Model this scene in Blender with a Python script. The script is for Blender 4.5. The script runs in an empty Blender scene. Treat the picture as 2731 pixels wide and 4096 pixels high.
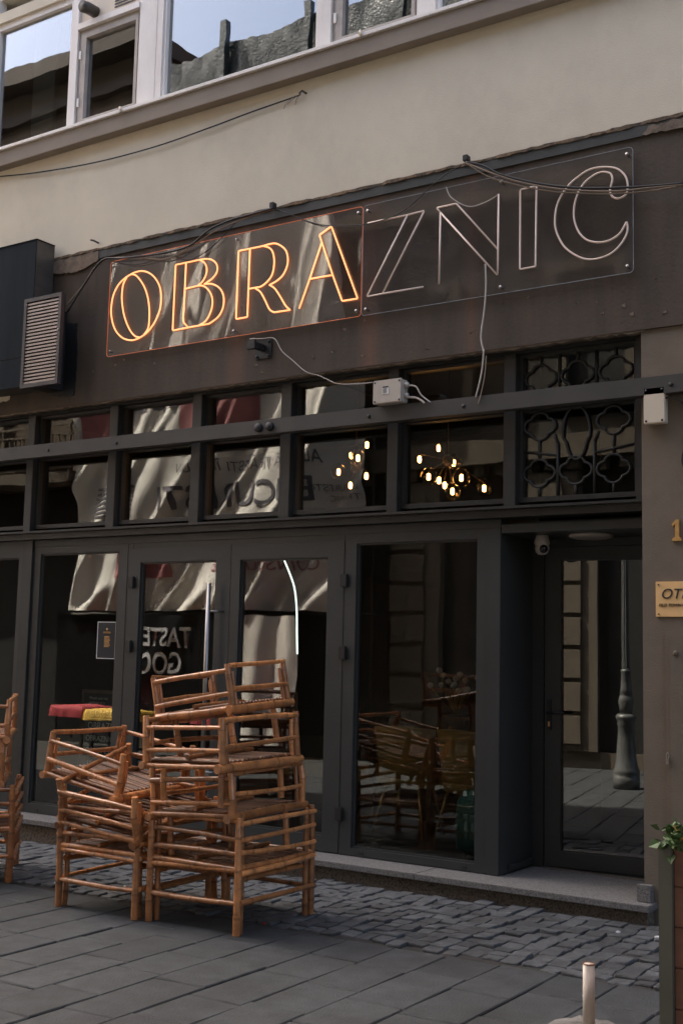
import bpy, bmesh, math, random
from mathutils import Matrix, Vector, Euler
R = math.radians
random.seed(11)
sc = bpy.context.scene
C = sc.collection

# ------------------------------------------------------------------ camera
CAM_YAW, CAM_PITCH, CAM_ROLL = -0.589623, 0.116431, 0.023123
cam_d = bpy.data.cameras.new("camera")
cam = bpy.data.objects.new("camera", cam_d)
C.objects.link(cam)
fw = Vector((math.sin(CAM_YAW)*math.cos(CAM_PITCH), math.cos(CAM_YAW)*math.cos(CAM_PITCH), math.sin(CAM_PITCH)))
rt = Vector((math.cos(CAM_YAW), -math.sin(CAM_YAW), 0))
up = rt.cross(fw)
r2 = rt*math.cos(CAM_ROLL) + up*math.sin(CAM_ROLL)
u2 = -rt*math.sin(CAM_ROLL) + up*math.cos(CAM_ROLL)
cam.matrix_world = Matrix(((r2.x, u2.x, -fw.x, 0), (r2.y, u2.y, -fw.y, 0), (r2.z, u2.z, -fw.z, 1.65), (0, 0, 0, 1)))
cam_d.sensor_fit = 'VERTICAL'
cam_d.sensor_height = 36.0
cam_d.lens = 42.0
cam_d.clip_start = 0.05
cam_d.clip_end = 500
sc.camera = cam

# ------------------------------------------------------------------ sky, sun, exposure
SUN_EL = R(54)
SUN_H = Vector((-0.95, 0.31)).normalized()
sun_dir = Vector((SUN_H.x*math.cos(SUN_EL), SUN_H.y*math.cos(SUN_EL), math.sin(SUN_EL)))
world = bpy.data.worlds.new("World")
sc.world = world
world.use_nodes = True
wn = world.node_tree.nodes
sky = wn.new("ShaderNodeTexSky")
sky.sky_type = 'NISHITA'
sky.sun_disc = False
sky.sun_elevation = SUN_EL
sky.sun_rotation = math.atan2(SUN_H.x, SUN_H.y)
sky.air_density = 0.85
sky.dust_density = 6.0
sky.ozone_density = 0.3
world.node_tree.links.new(sky.outputs[0], wn["Background"].inputs[0])
wn["Background"].inputs[1].default_value = 0.15
sun_d = bpy.data.lights.new("sun", 'SUN')
sun_d.energy = 5.0
sun_d.angle = R(0.53)
sun_d.color = (1.0, 0.93, 0.82)
sun = bpy.data.objects.new("sun", sun_d)
C.objects.link(sun)
sun.location = (0, 0, 30)
sun.rotation_euler = sun_dir.to_track_quat('Z', 'Y').to_euler()
sc.view_settings.view_transform = 'Standard'
sc.view_settings.look = 'None'
sc.view_settings.exposure = 2.05
sc.view_settings.gamma = 1.0
sc.view_settings.use_curve_mapping = False

def gz(x):                       # the street rises a little to the right
    return 0.013*(x + 5.1)

# ------------------------------------------------------------------ materials
def mat(name, col, rough=0.6, var=0.18, scale=6.0, metallic=0.0, bump=0.0, bscale=40.0, spec=0.5,
        stain=None, stain_amt=0.5, stain_scale=2.0, stretch=(1, 1, 1), coat=0.0, detail=6.0, lo=0.45, hi=0.7, obj_rand=0.0):
    m = bpy.data.materials.new(name); m.use_nodes = True
    nt = m.node_tree; N = nt.nodes; L = nt.links
    b = N["Principled BSDF"]
    b.inputs["Roughness"].default_value = rough
    b.inputs["Metallic"].default_value = metallic
    b.inputs["Specular IOR Level"].default_value = spec
    b.inputs["Coat Weight"].default_value = coat
    b.inputs["Coat Roughness"].default_value = 0.25
    tc = N.new("ShaderNodeNewGeometry")
    mp = N.new("ShaderNodeMapping"); mp.inputs["Scale"].default_value = stretch
    L.new(tc.outputs["Position"], mp.inputs["Vector"])
    n1 = N.new("ShaderNodeTexNoise"); n1.inputs["Scale"].default_value = scale
    n1.inputs["Detail"].default_value = detail; n1.inputs["Roughness"].default_value = 0.62
    L.new(mp.outputs[0], n1.inputs["Vector"])
    mr = N.new("ShaderNodeMapRange")
    mr.inputs["From Min"].default_value = 0.3; mr.inputs["From Max"].default_value = 0.7
    mr.inputs["To Min"].default_value = 1-var; mr.inputs["To Max"].default_value = 1+var
    L.new(n1.outputs["Fac"], mr.inputs["Value"])
    mul = N.new("ShaderNodeVectorMath"); mul.operation = 'SCALE'
    mul.inputs[0].default_value = col
    L.new(mr.outputs[0], mul.inputs["Scale"])
    out = mul.outputs[0]
    if obj_rand:
        oi = N.new("ShaderNodeObjectInfo")
        r2_ = N.new("ShaderNodeMapRange"); r2_.inputs["To Min"].default_value = 1-obj_rand; r2_.inputs["To Max"].default_value = 1+obj_rand
        L.new(oi.outputs["Random"], r2_.inputs["Value"])
        m2 = N.new("ShaderNodeVectorMath"); m2.operation = 'SCALE'
        L.new(out, m2.inputs[0]); L.new(r2_.outputs[0], m2.inputs["Scale"]); out = m2.outputs[0]
    if stain:
        n2 = N.new("ShaderNodeTexNoise"); n2.inputs["Scale"].default_value = stain_scale
        n2.inputs["Detail"].default_value = 8; n2.inputs["Roughness"].default_value = 0.7
        L.new(mp.outputs[0], n2.inputs["Vector"])
        r3 = N.new("ShaderNodeMapRange")
        r3.inputs["From Min"].default_value = lo; r3.inputs["From Max"].default_value = hi
        r3.inputs["To Max"].default_value = stain_amt
        L.new(n2.outputs["Fac"], r3.inputs["Value"])
        mx = N.new("ShaderNodeMix"); mx.data_type = 'RGBA'
        L.new(r3.outputs[0], mx.inputs["Factor"]); L.new(out, mx.inputs[6])
        mx.inputs[7].default_value = (*stain, 1)
        out = mx.outputs[2]
    L.new(out, b.inputs["Base Color"])
    if bump:
        n3 = N.new("ShaderNodeTexNoise"); n3.inputs["Scale"].default_value = bscale
        n3.inputs["Detail"].default_value = 5
        L.new(tc.outputs["Position"], n3.inputs["Vector"])
        bp = N.new("ShaderNodeBump"); bp.inputs["Strength"].default_value = bump; bp.inputs["Distance"].default_value = 0.01
        L.new(n3.outputs["Fac"], bp.inputs["Height"]); L.new(bp.outputs[0], b.inputs["Normal"])
    return m

def emit(name, col, strength):
    m = bpy.data.materials.new(name); m.use_nodes = True
    N = m.node_tree.nodes
    b = N["Principled BSDF"]
    b.inputs["Base Color"].default_value = (*[min(1, c) for c in col], 1)
    b.inputs["Emission Color"].default_value = (*col, 1)
    b.inputs["Emission Strength"].default_value = strength
    return m

def glass(name, k=1.2, tint=(0.9, 0.92, 0.9), wave=0.0, wscale=1.5, rough=0.0, wstretch=(1, 1, 1), base=0.04, haze=0.0):
    """thin pane: lets light straight through, mirrors part of it by Schlick's law"""
    m = bpy.data.materials.new(name); m.use_nodes = True
    nt = m.node_tree; N = nt.nodes; L = nt.links
    N.remove(N["Principled BSDF"]); out = N["Material Output"]
    tr = N.new("ShaderNodeBsdfTransparent"); tr.inputs[0].default_value = (*tint, 1)
    gl = N.new("ShaderNodeBsdfGlossy"); gl.inputs["Roughness"].default_value = rough
    geo = N.new("ShaderNodeNewGeometry")
    dot = N.new("ShaderNodeVectorMath"); dot.operation = 'DOT_PRODUCT'
    L.new(geo.outputs["Normal"], dot.inputs[0]); L.new(geo.outputs["Incoming"], dot.inputs[1])
    ab = N.new("ShaderNodeMath"); ab.operation = 'ABSOLUTE'; L.new(dot.outputs["Value"], ab.inputs[0])
    om = N.new("ShaderNodeMath"); om.operation = 'SUBTRACT'; om.inputs[0].default_value = 1.0; L.new(ab.outputs[0], om.inputs[1])
    pw = N.new("ShaderNodeMath"); pw.operation = 'POWER'; L.new(om.outputs[0], pw.inputs[0]); pw.inputs[1].default_value = 5
    ma = N.new("ShaderNodeMath"); ma.operation = 'MULTIPLY_ADD'; L.new(pw.outputs[0], ma.inputs[0])
    ma.inputs[1].default_value = 1-base; ma.inputs[2].default_value = base
    sc_ = N.new("ShaderNodeMath"); sc_.operation = 'MULTIPLY'; sc_.use_clamp = True
    L.new(ma.outputs[0], sc_.inputs[0]); sc_.inputs[1].default_value = k
    mix = N.new("ShaderNodeMixShader")
    L.new(sc_.outputs[0], mix.inputs[0]); L.new(tr.outputs[0], mix.inputs[1]); L.new(gl.outputs[0], mix.inputs[2])
    surf = mix.outputs[0]
    if haze:  # pale diffuse veil mixed in to paint a hazy sheen on the sheet
        df = N.new("ShaderNodeBsdfDiffuse"); df.inputs[0].default_value = (0.55, 0.52, 0.49, 1)
        nd = N.new("ShaderNodeTexNoise"); nd.inputs["Scale"].default_value = 5.0; nd.inputs["Detail"].default_value = 8
        L.new(geo.outputs["Position"], nd.inputs["Vector"])
        md = N.new("ShaderNodeMapRange"); md.inputs["From Min"].default_value = 0.35; md.inputs["From Max"].default_value = 0.8; md.inputs["To Min"].default_value = haze*0.5; md.inputs["To Max"].default_value = haze*2
        L.new(nd.outputs["Fac"], md.inputs["Value"])
        m2 = N.new("ShaderNodeMixShader"); L.new(md.outputs[0], m2.inputs[0]); L.new(surf, m2.inputs[1]); L.new(df.outputs[0], m2.inputs[2]); surf = m2.outputs[0]
    L.new(surf, out.inputs["Surface"])
    if wave:
        mp = N.new("ShaderNodeMapping"); mp.inputs["Scale"].default_value = wstretch
        L.new(geo.outputs["Position"], mp.inputs[0])
        nz = N.new("ShaderNodeTexNoise"); nz.inputs["Scale"].default_value = wscale; nz.inputs["Detail"].default_value = 1.5
        L.new(mp.outputs[0], nz.inputs["Vector"])
        bp = N.new("ShaderNodeBump"); bp.inputs["Strength"].default_value = 1.0; bp.inputs["Distance"].default_value = wave
        L.new(nz.outputs["Fac"], bp.inputs["Height"]); L.new(bp.outputs[0], gl.inputs["Normal"])
    return m

M = {}
M['render'] = mat("upper_render", (0.67, 0.60, 0.465), 0.9, 0.06, 1.6, bump=0.2, bscale=120, stain=(0.36, 0.30, 0.235), stain_amt=0.35, stain_scale=1.1, stretch=(1, 1, 0.8), lo=0.5, hi=0.85)
M['band'] = mat("dark_band_paint", (0.066, 0.047, 0.031), 0.75, 0.25, 3.0, bump=0.25, bscale=45, stain=(0.16, 0.085, 0.05), stain_amt=0.40, stain_scale=2.2, stretch=(2.2, 1, 0.35), lo=0.56, hi=0.78)
def rust_streaks(m, xs_):
    nt = m.node_tree; N = nt.nodes; L = nt.links; b = N["Principled BSDF"]
    geo = N.new("ShaderNodeNewGeometry"); sp = N.new("ShaderNodeSeparateXYZ"); L.new(geo.outputs["Position"], sp.inputs[0])
    nz = N.new("ShaderNodeTexNoise"); nz.inputs["Scale"].default_value = 3.0; nz.inputs["Detail"].default_value = 6
    L.new(geo.outputs["Position"], nz.inputs["Vector"])
    tot = None
    for x0, w in xs_:
        d = N.new("ShaderNodeMath"); d.operation = 'SUBTRACT'; L.new(sp.outputs[0], d.inputs[0]); d.inputs[1].default_value = x0
        a = N.new("ShaderNodeMath"); a.operation = 'ABSOLUTE'; L.new(d.outputs[0], a.inputs[0])
        mr = N.new("ShaderNodeMapRange"); mr.inputs["From Min"].default_value = w; mr.inputs["From Max"].default_value = 0.0
        L.new(a.outputs[0], mr.inputs["Value"])
        if tot is None: tot = mr.outputs[0]
        else:
            ad = N.new("ShaderNodeMath"); ad.operation = 'MAXIMUM'; L.new(tot, ad.inputs[0]); L.new(mr.outputs[0], ad.inputs[1]); tot = ad.outputs[0]
    mu = N.new("ShaderNodeMath"); mu.operation = 'MULTIPLY'; L.new(tot, mu.inputs[0]); L.new(nz.outputs["Fac"], mu.inputs[1])
    src = b.inputs["Base Color"].links[0].from_socket
    mx = N.new("ShaderNodeMix"); mx.data_type = 'RGBA'; mx.inputs[7].default_value = (0.17, 0.075, 0.045, 1)
    L.new(mu.outputs[0], mx.inputs["Factor"]); L.new(src, mx.inputs[6]); L.new(mx.outputs[2], b.inputs["Base Color"])
rust_streaks(M['band'], [(-3.93, 0.07), (-4.80, 0.13), (-6.1, 0.14)])
M['strip'] = mat("band_top_strip", (0.052, 0.052, 0.046), 0.7, 0.2, 3.0, bump=0.2)
M['rust'] = mat("eroded_lip", (0.20, 0.13, 0.075), 0.9, 0.5, 30, stain=(0.05, 0.04, 0.03), stain_amt=0.9, stain_scale=12, lo=0.42, hi=0.6, bump=0.5)
M['plaster'] = mat("bare_plaster", (0.17, 0.13, 0.095), 0.95, 0.3, 20, bump=0.5, bscale=60)
M['pillar'] = mat("pillar_paint", (0.178, 0.138, 0.098), 0.85, 0.08, 2.0, bump=0.2, bscale=120, stain=(0.09, 0.075, 0.06), stain_amt=0.5, stain_scale=1.6)
M['ledge'] = mat("ledge_paint", (0.27, 0.222, 0.172), 0.8, 0.1, 3.0, bump=0.15)
M['pvc'] = mat("white_window_plastic", (0.82, 0.77, 0.71), 0.45, 0.06, 5, stain=(0.42, 0.33, 0.25), stain_amt=0.4, stain_scale=4, stretch=(1, 1, 0.3), lo=0.55, hi=0.8)
M['pvc_shaded'] = mat("shaded_casement", (0.42, 0.37, 0.32), 0.5, 0.1, 6, stain=(0.2, 0.16, 0.12), stain_amt=0.4, stain_scale=5)  # white plastic toned down to grey-beige, shadow put into the colour
M['frame'] = mat("anthracite_frame", (0.036, 0.038, 0.036), 0.42, 0.12, 3, spec=0.5, bump=0.03, bscale=300)
M['oldframe'] = mat("old_black_steel", (0.026, 0.025, 0.022), 0.45, 0.3, 4, bump=0.15, bscale=50, stain=(0.09, 0.07, 0.05), stain_amt=0.3, stain_scale=9, lo=0.58, hi=0.75)
M['beam'] = mat("beam_paint", (0.052, 0.048, 0.043), 0.5, 0.15, 4, bump=0.06)
M['black'] = mat("black_iron", (0.012, 0.012, 0.012), 0.5, 0.1, 5)
M['steel'] = mat("brushed_steel", (0.36, 0.33, 0.30), 0.38, 0.08, 20, metallic=1.0)
M['granite'] = mat("granite", (0.15, 0.14, 0.128), 0.75, 0.55, 95, detail=3, stain=(0.05, 0.048, 0.045), stain_amt=0.7, stain_scale=60, lo=0.55, hi=0.62, bump=0.2, bscale=120)
M['granite_w'] = mat("warm_granite", (0.15, 0.118, 0.085), 0.85, 0.6, 80, detail=3, stain=(0.03, 0.026, 0.022), stain_amt=0.8, stain_scale=48, lo=0.52, hi=0.6, bump=0.3, bscale=100)
M['slab'] = mat("paving_slab", (0.037, 0.040, 0.041), 0.8, 0.34, 7.0, detail=10, bump=0.5, bscale=90, stain=(0.022, 0.022, 0.023), stain_amt=0.75, stain_scale=1.7, lo=0.46, hi=0.66, obj_rand=0.2)
def gum_spots(m):
    nt = m.node_tree; N = nt.nodes; L = nt.links; b = N["Principled BSDF"]
    geo = N.new("ShaderNodeNewGeometry")
    vo = N.new("ShaderNodeTexVoronoi"); vo.inputs["Scale"].default_value = 3.2; L.new(geo.outputs["Position"], vo.inputs["Vector"])
    nz = N.new("ShaderNodeTexNoise"); nz.inputs["Scale"].default_value = 25; L.new(geo.outputs["Position"], nz.inputs["Vector"])
    ad = N.new("ShaderNodeMath"); ad.operation = 'MULTIPLY_ADD'; L.new(nz.outputs["Fac"], ad.inputs[0]); ad.inputs[1].default_value = 0.12; L.new(vo.outputs["Distance"], ad.inputs[2])
    mr = N.new("ShaderNodeMapRange"); mr.inputs["From Min"].default_value = 0.19; mr.inputs["From Max"].default_value = 0.13; mr.inputs["To Max"].default_value = 0.5
    L.new(ad.outputs[0], mr.inputs["Value"])
    src = b.inputs["Base Color"].links[0].from_socket
    mx = N.new("ShaderNodeMix"); mx.data_type = 'RGBA'; mx.inputs[7].default_value = (0.022, 0.022, 0.022, 1)
    L.new(mr.outputs[0], mx.inputs["Factor"]); L.new(src, mx.inputs[6]); L.new(mx.outputs[2], b.inputs["Base Color"])
gum_spots(M['slab'])
M['cobble'] = mat("cobblestone", (0.066, 0.070, 0.072), 0.62, 0.4, 14, bump=0.5, bscale=60, stain=(0.04, 0.036, 0.03), stain_amt=0.5, stain_scale=5, obj_rand=0.35)
M['joint'] = mat("dark_earth", (0.032, 0.028, 0.024), 0.95, 0.3, 12, bump=0.6, bscale=60)
M['bamboo'] = mat("bamboo_cane", (0.47, 0.19, 0.064), 0.30, 0.4, 12, spec=0.6, coat=0.5, stain=(0.085, 0.035, 0.014), stain_amt=0.7, stain_scale=16, lo=0.52, hi=0.72, obj_rand=0.38, bump=0.06, bscale=90)
def bamboo_nodes(m):
    nt = m.node_tree; N = nt.nodes; L = nt.links; b = N["Principled BSDF"]
    src = b.inputs["Base Color"].links[0].from_socket
    at = N.new("ShaderNodeAttribute"); at.attribute_name = "node"
    mx = N.new("ShaderNodeMix"); mx.data_type = 'RGBA'; mx.inputs[7].default_value = (0.07, 0.028, 0.012, 1)
    sc_ = N.new("ShaderNodeMath"); sc_.operation = 'MULTIPLY'; sc_.inputs[1].default_value = 0.5
    L.new(at.outputs["Fac"], sc_.inputs[0]); L.new(sc_.outputs[0], mx.inputs["Factor"]); L.new(src, mx.inputs[6])
    L.new(mx.outputs[2], b.inputs["Base Color"])
bamboo_nodes(M['bamboo'])
M['slat'] = mat("bamboo_slat", (0.17, 0.075, 0.032), 0.5, 0.35, 14, obj_rand=0.4, bump=0.1)
M['greybox'] = mat("grey_plastic", (0.50, 0.44, 0.37), 0.5, 0.05, 4, stain=(0.25, 0.22, 0.18), stain_amt=0.3, stain_scale=6)
M['cream'] = mat("cream_plastic", (0.66, 0.56, 0.43), 0.5, 0.05, 4)
M['paper'] = mat("paper", (0.75, 0.72, 0.68), 0.8, 0.04, 30)
M['ink'] = mat("ink", (0.025, 0.024, 0.025), 0.7, 0.1, 30)
M['bluebox'] = mat("navy_sheet_metal", (0.009, 0.0145, 0.019), 0.7, 0.35, 2.5, spec=0.1, stretch=(3, 1, 0.4), stain=(0.014, 0.019, 0.024), stain_amt=0.4, stain_scale=2)
M['galv'] = mat("dull_sheet_metal", (0.10, 0.088, 0.075), 0.5, 0.3, 3, metallic=0.4, stretch=(1, 1, 2))
M['louvre'] = mat("louvre_metal", (0.25, 0.20, 0.165), 0.38, 0.15, 6, metallic=0.55)
M['louvre_f'] = mat("louvre_frame", (0.075, 0.07, 0.068), 0.45, 0.2, 6, metallic=0.5)
M['brass'] = mat("brass", (0.62, 0.34, 0.11), 0.42, 0.2, 30, metallic=0.3)
M['brassplate'] = mat("gold_plate", (0.85, 0.52, 0.22), 0.5, 0.06, 10)
M['cam'] = mat("camera_shell", (0.42, 0.37, 0.33), 0.4, 0.03, 5)
M['cable'] = mat("black_cable", (0.016, 0.015, 0.015), 0.6, 0.1, 5)
M['cable_t'] = mat("tan_cable", (0.26, 0.19, 0.13), 0.6, 0.15, 10)
M['cable_w'] = mat("white_cable", (0.44, 0.39, 0.34), 0.6, 0.1, 10)
M['neon'] = emit("lit_neon", (1.0, 0.33, 0.125), 0.5)
M['neon_off'] = mat("unlit_neon", (0.90, 0.70, 0.58), 0.45, 0.05, 10)
M['acr_edge'] = emit("acrylic_edge_glow", (1.0, 0.25, 0.08), 0.03)  # neon light carried to the sheet edges, put in as weak emission
M['acr_edge_off'] = mat("acrylic_edge", (0.30, 0.33, 0.36), 0.3, 0.05, 10)
M['acrylic'] = glass("acrylic", 1.5, (0.93, 0.92, 0.91), wave=0.006, wscale=1.6, rough=0.015, wstretch=(1.2, 1, 0.6))
M['acrylic_b'] = glass("acrylic_hazy", 1.0, (0.90, 0.89, 0.88), wave=0.003, wscale=1.2, rough=0.05, haze=0.022)
M['glass'] = glass("shop_glass", 2.4, (0.80, 0.83, 0.81), wave=0.0012, wscale=2.0)
M['glass_door'] = glass("door_glass", 4.2, (0.55, 0.58, 0.55), wave=0.0006, wscale=1.0)
M['glass_up'] = glass("upper_glass", 6.5, (0.75, 0.78, 0.77), wave=0.0016, wscale=1.4)
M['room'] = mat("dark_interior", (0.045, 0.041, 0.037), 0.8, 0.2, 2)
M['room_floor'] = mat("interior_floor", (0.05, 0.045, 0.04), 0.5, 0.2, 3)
M['mustard'] = mat("mustard_velvet", (0.36, 0.215, 0.055), 0.8, 0.12, 8)
M['teal'] = mat("teal_velvet", (0.012, 0.10, 0.08), 0.8, 0.12, 8)
M['gold_dark'] = mat("dark_gold_arm", (0.07, 0.045, 0.018), 0.5, 0.1, 8, metallic=0.5)
M['eaves'] = mat("dark_eaves", (0.055, 0.042, 0.032), 0.9, 0.2, 2)
M['gold'] = mat("gold_leg", (0.45, 0.30, 0.12), 0.35, 0.1, 8, metallic=0.8)
M['darkwood'] = mat("dark_wood", (0.09, 0.055, 0.033), 0.5, 0.3, 8, stretch=(1, 6, 1))
M['bulb'] = emit("bulb_filament", (1.0, 0.46, 0.13), 9.0)
M['bulbglass'] = glass("bulb_glass", 2.5, (0.93, 0.86, 0.76))
M['led'] = emit("led_tube", (0.85, 1.0, 0.92), 0.8)
M['chalkboard'] = mat("chalkboard", (0.018, 0.018, 0.018), 0.7, 0.2, 6)
M['chalk'] = mat("chalk", (0.50, 0.49, 0.46), 0.9, 0.3, 40)
M['banner'] = mat("banner_cloth", (0.80, 0.75, 0.68), 0.75, 0.08, 3)
M['banner_red'] = mat("banner_red", (0.42, 0.16, 0.16), 0.75, 0.08, 3)
M['banner_ink'] = mat("banner_print", (0.11, 0.10, 0.115), 0.8, 0.1, 3)
M['banner_blk'] = mat("black_tarpaulin", (0.016, 0.016, 0.017), 0.3, 0.1, 3)
M['banner_wht'] = mat("banner_white_print", (0.62, 0.62, 0.63), 0.6, 0.1, 3)
M['opp'] = mat("opposite_render", (0.13, 0.092, 0.062), 0.9, 0.12, 1.0, bump=0.15, bscale=30)
M['opp_stone'] = mat("opposite_stone", (0.16, 0.13, 0.095), 0.9, 0.12, 1.5, bump=0.1, bscale=30)  # colour lowered so the stone mirrors as if it lay in shade
M['opp_b'] = mat("opposite_shaded_render", (0.065, 0.056, 0.046), 0.9, 0.15, 1.0, bump=0.15, bscale=30)  # render darkened, stands in for a wall in shade
M['opp_dark'] = mat("opposite_dark", (0.03, 0.028, 0.026), 0.8, 0.2, 2)
M['tile'] = mat("red_roof", (0.26, 0.10, 0.055), 0.8, 0.2, 3)
M['tarp'] = mat("silver_tarp", (0.055, 0.062, 0.062), 0.3, 0.5, 20, metallic=0.2, bump=0.9, bscale=22)
M['iron'] = mat("cast_iron_grey", (0.13, 0.13, 0.125), 0.35, 0.2, 6, metallic=0.2)
M['leaf'] = mat("leaf", (0.07, 0.13, 0.035), 0.55, 0.4, 12, obj_rand=0.2)
M['leaf_y'] = mat("leaf_yellow", (0.30, 0.20, 0.04), 0.55, 0.3, 12)
M['planter'] = mat("brown_planter_board", (0.17, 0.075, 0.043), 0.6, 0.2, 5, stretch=(1, 1, 4))
M['planter_g'] = mat("grey_green_post", (0.105, 0.10, 0.075), 0.6, 0.12, 4)
M['pipe'] = mat("white_painted_pipe", (0.66, 0.58, 0.50), 0.45, 0.08, 8, stain=(0.30, 0.11, 0.03), stain_amt=0.9, stain_scale=9, lo=0.66, hi=0.74)
M['rustpipe'] = mat("rusty_rim", (0.20, 0.075, 0.025), 0.9, 0.4, 30)
M['concrete'] = mat("concrete", (0.17, 0.16, 0.15), 0.9, 0.2, 8, bump=0.6, bscale=30)
M['red_cloth'] = mat("red_cloth", (0.45, 0.05, 0.06), 0.8, 0.1, 6)
M['yellow_cloth'] = mat("yellow_cloth", (0.75, 0.46, 0.07), 0.8, 0.1, 6)
M['column_strip'] = mat("pale_column", (0.20, 0.19, 0.15), 0.9, 0.1, 3)
M['lens'] = mat("camera_lens", (0.006, 0.006, 0.006), 0.15, 0.05, 5)
M['disc'] = mat("frosted_disc", (0.30, 0.27, 0.24), 0.5, 0.03, 5)
M['litter_w'] = mat("white_litter", (0.6, 0.6, 0.6), 0.8, 0.05, 5)
M['litter_r'] = mat("red_litter", (0.35, 0.02, 0.02), 0.6, 0.05, 5)

# ------------------------------------------------------------------ object helpers
def tag(o, label=None, cat=None, group=None, kind=None):
    if label: o["label"] = label
    if cat: o["category"] = cat
    if group: o["group"] = group
    if kind: o["kind"] = kind
    return o

def thing(name, label, cat, loc=(0, 0, 0), group=None, rot=None):
    o = bpy.data.objects.new(name, None); C.objects.link(o)
    o.location = loc
    if rot is not None: o.rotation_euler = rot
    o.empty_display_size = 0.1
    return tag(o, label, cat, group)

def link(name, me, m, parent=None):
    o = bpy.data.objects.new(name, me); C.objects.link(o)
    if m is not None and not me.materials: me.materials.append(m)
    if parent is not None:
        o.parent = parent
        # parts are written in world coordinates; parents carry only a translation
        p = parent; t = Vector((0, 0, 0))
        while p is not None:
            t += p.location; p = p.parent
        if parent.type == 'EMPTY' and parent.parent is None:
            o.matrix_parent_inverse = Matrix.Translation(-t)
    return o

def mesh(name, verts, faces, smooth=False):
    me = bpy.data.meshes.new(name)
    me.from_pydata([tuple(v) for v in verts], [], faces)
    me.validate(); me.update()
    if smooth:
        for p in me.polygons: p.use_smooth = True
    return me

def raw(name, verts, faces, m, parent=None, smooth=False):
    return link(name, mesh(name, verts, faces, smooth), m, parent)

def box_geo(x0, x1, y0, y1, z0, z1):
    v = [(x0, y0, z0), (x1, y0, z0), (x1, y1, z0), (x0, y1, z0), (x0, y0, z1), (x1, y0, z1), (x1, y1, z1), (x0, y1, z1)]
    f = [(0, 3, 2, 1), (4, 5, 6, 7), (0, 1, 5, 4), (1, 2, 6, 5), (2, 3, 7, 6), (3, 0, 4, 7)]
    return v, f

def box(name, x0, x1, y0, y1, z0, z1, m, parent=None, bev=0.0):
    v, f = box_geo(x0, x1, y0, y1, z0, z1)
    me = mesh(name, v, f)
    if bev:
        bm = bmesh.new(); bm.from_mesh(me)
        bmesh.ops.bevel(bm, geom=bm.edges[:], offset=bev, segments=2, affect='EDGES')
        bm.to_mesh(me); bm.free()
    return link(name, me, m, parent)

def boxes(name, lst, m, parent=None):
    V, F = [], []
    for b in lst:
        v, f = box_geo(*b); n = len(V)
        V += v; F += [tuple(i+n for i in q) for q in f]
    return raw(name, V, F, m, parent)

def ring(name, o, i, y0, y1, m, parent=None):
    """picture-frame ring: outer o, inner i = (x0,x1,z0,z1), between y0 (front) and y1"""
    def rect(r, y): return [(r[0], y, r[2]), (r[1], y, r[2]), (r[1], y, r[3]), (r[0], y, r[3])]
    V = rect(o, y0) + rect(i, y0) + rect(o, y1) + rect(i, y1)
    F = []
    for k in range(4):
        j = (k+1) % 4
        F += [(k, j, 4+j, 4+k), (8+j, 8+k, 12+k, 12+j), (8+k, 8+j, j, k), (4+k, 4+j, 12+j, 12+k)]
    return raw(name, V, F, m, parent)

def tube_geo(path, r, sides=8, closed=False, rad=None):
    P = [Vector(p) for p in path]
    n = len(P); V, F = [], []
    prev = None
    for i in range(n):
        if closed: d = P[(i+1) % n] - P[i-1]
        else: d = P[min(i+1, n-1)] - P[max(i-1, 0)]
        if d.length < 1e-9: d = Vector((0, 0, 1))
        d.normalize()
        if prev is None:
            a = Vector((0, 1, 0)) if abs(d.y) < 0.9 else Vector((1, 0, 0))
            prev = a
        a = prev - d*prev.dot(d)
        if a.length < 1e-6: a = d.orthogonal()
        a.normalize(); prev = a
        b = d.cross(a)
        rr = rad[i] if rad else r
        for k in range(sides):
            t = 2*math.pi*k/sides
            V.append(P[i] + (a*math.cos(t) + b*math.sin(t))*rr)
    m = n if closed else n-1
    for i in range(m):
        for k in range(sides):
            k2 = (k+1) % sides; j = (i+1) % n
            F.append((i*sides+k, i*sides+k2, j*sides+k2, j*sides+k))
    if not closed:
        F.append(tuple(range(sides-1, -1, -1)))
        F.append(tuple((n-1)*sides+k for k in range(sides)))
    return V, F

def tube(name, path, r, m, parent=None, sides=8, closed=False, rad=None):
    V, F = tube_geo(path, r, sides, closed, rad)
    return raw(name, V, F, m, parent, smooth=True)

def tubes(name, paths, r, m, parent=None, sides=6):
    V, F = [], []
    for p, cl in paths:
        v, f = tube_geo(p, r, sides, cl); n = len(V)
        V += v; F += [tuple(i+n for i in q) for q in f]
    return raw(name, V, F, m, parent, smooth=True)

def catmull(pts, closed=False, sub=6):
    P = [Vector(p) for p in pts]; n = len(P); out = []
    for i in range(n if closed else n-1):
        if closed: a, b, c, d = P[i-1], P[i], P[(i+1) % n], P[(i+2) % n]
        else: a, b, c, d = P[max(i-1, 0)], P[i], P[i+1], P[min(i+2, n-1)]
        for s in range(sub):
            t = s/sub
            out.append(0.5*((2*b) + (c-a)*t + (2*a-5*b+4*c-d)*t*t + (3*b-a-3*c+d)*t**3))
    if not closed: out.append(P[-1])
    return out

def lathe(name, prof, cx, cy, m, parent=None, seg=20, smooth=True):
    V, F = [], []
    for r, z in prof:
        for k in range(seg):
            t = 2*math.pi*k/seg
            V.append((cx + r*math.cos(t), cy + r*math.sin(t), z))
    for i in range(len(prof)-1):
        for k in range(seg):
            k2 = (k+1) % seg
            F.append((i*seg+k, i*seg+k2, (i+1)*seg+k2, (i+1)*seg+k))
    F.append(tuple(range(seg-1, -1, -1))); F.append(tuple((len(prof)-1)*seg+k for k in range(seg)))
    o = raw(name, V, F, m, parent, smooth)
    return o

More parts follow.
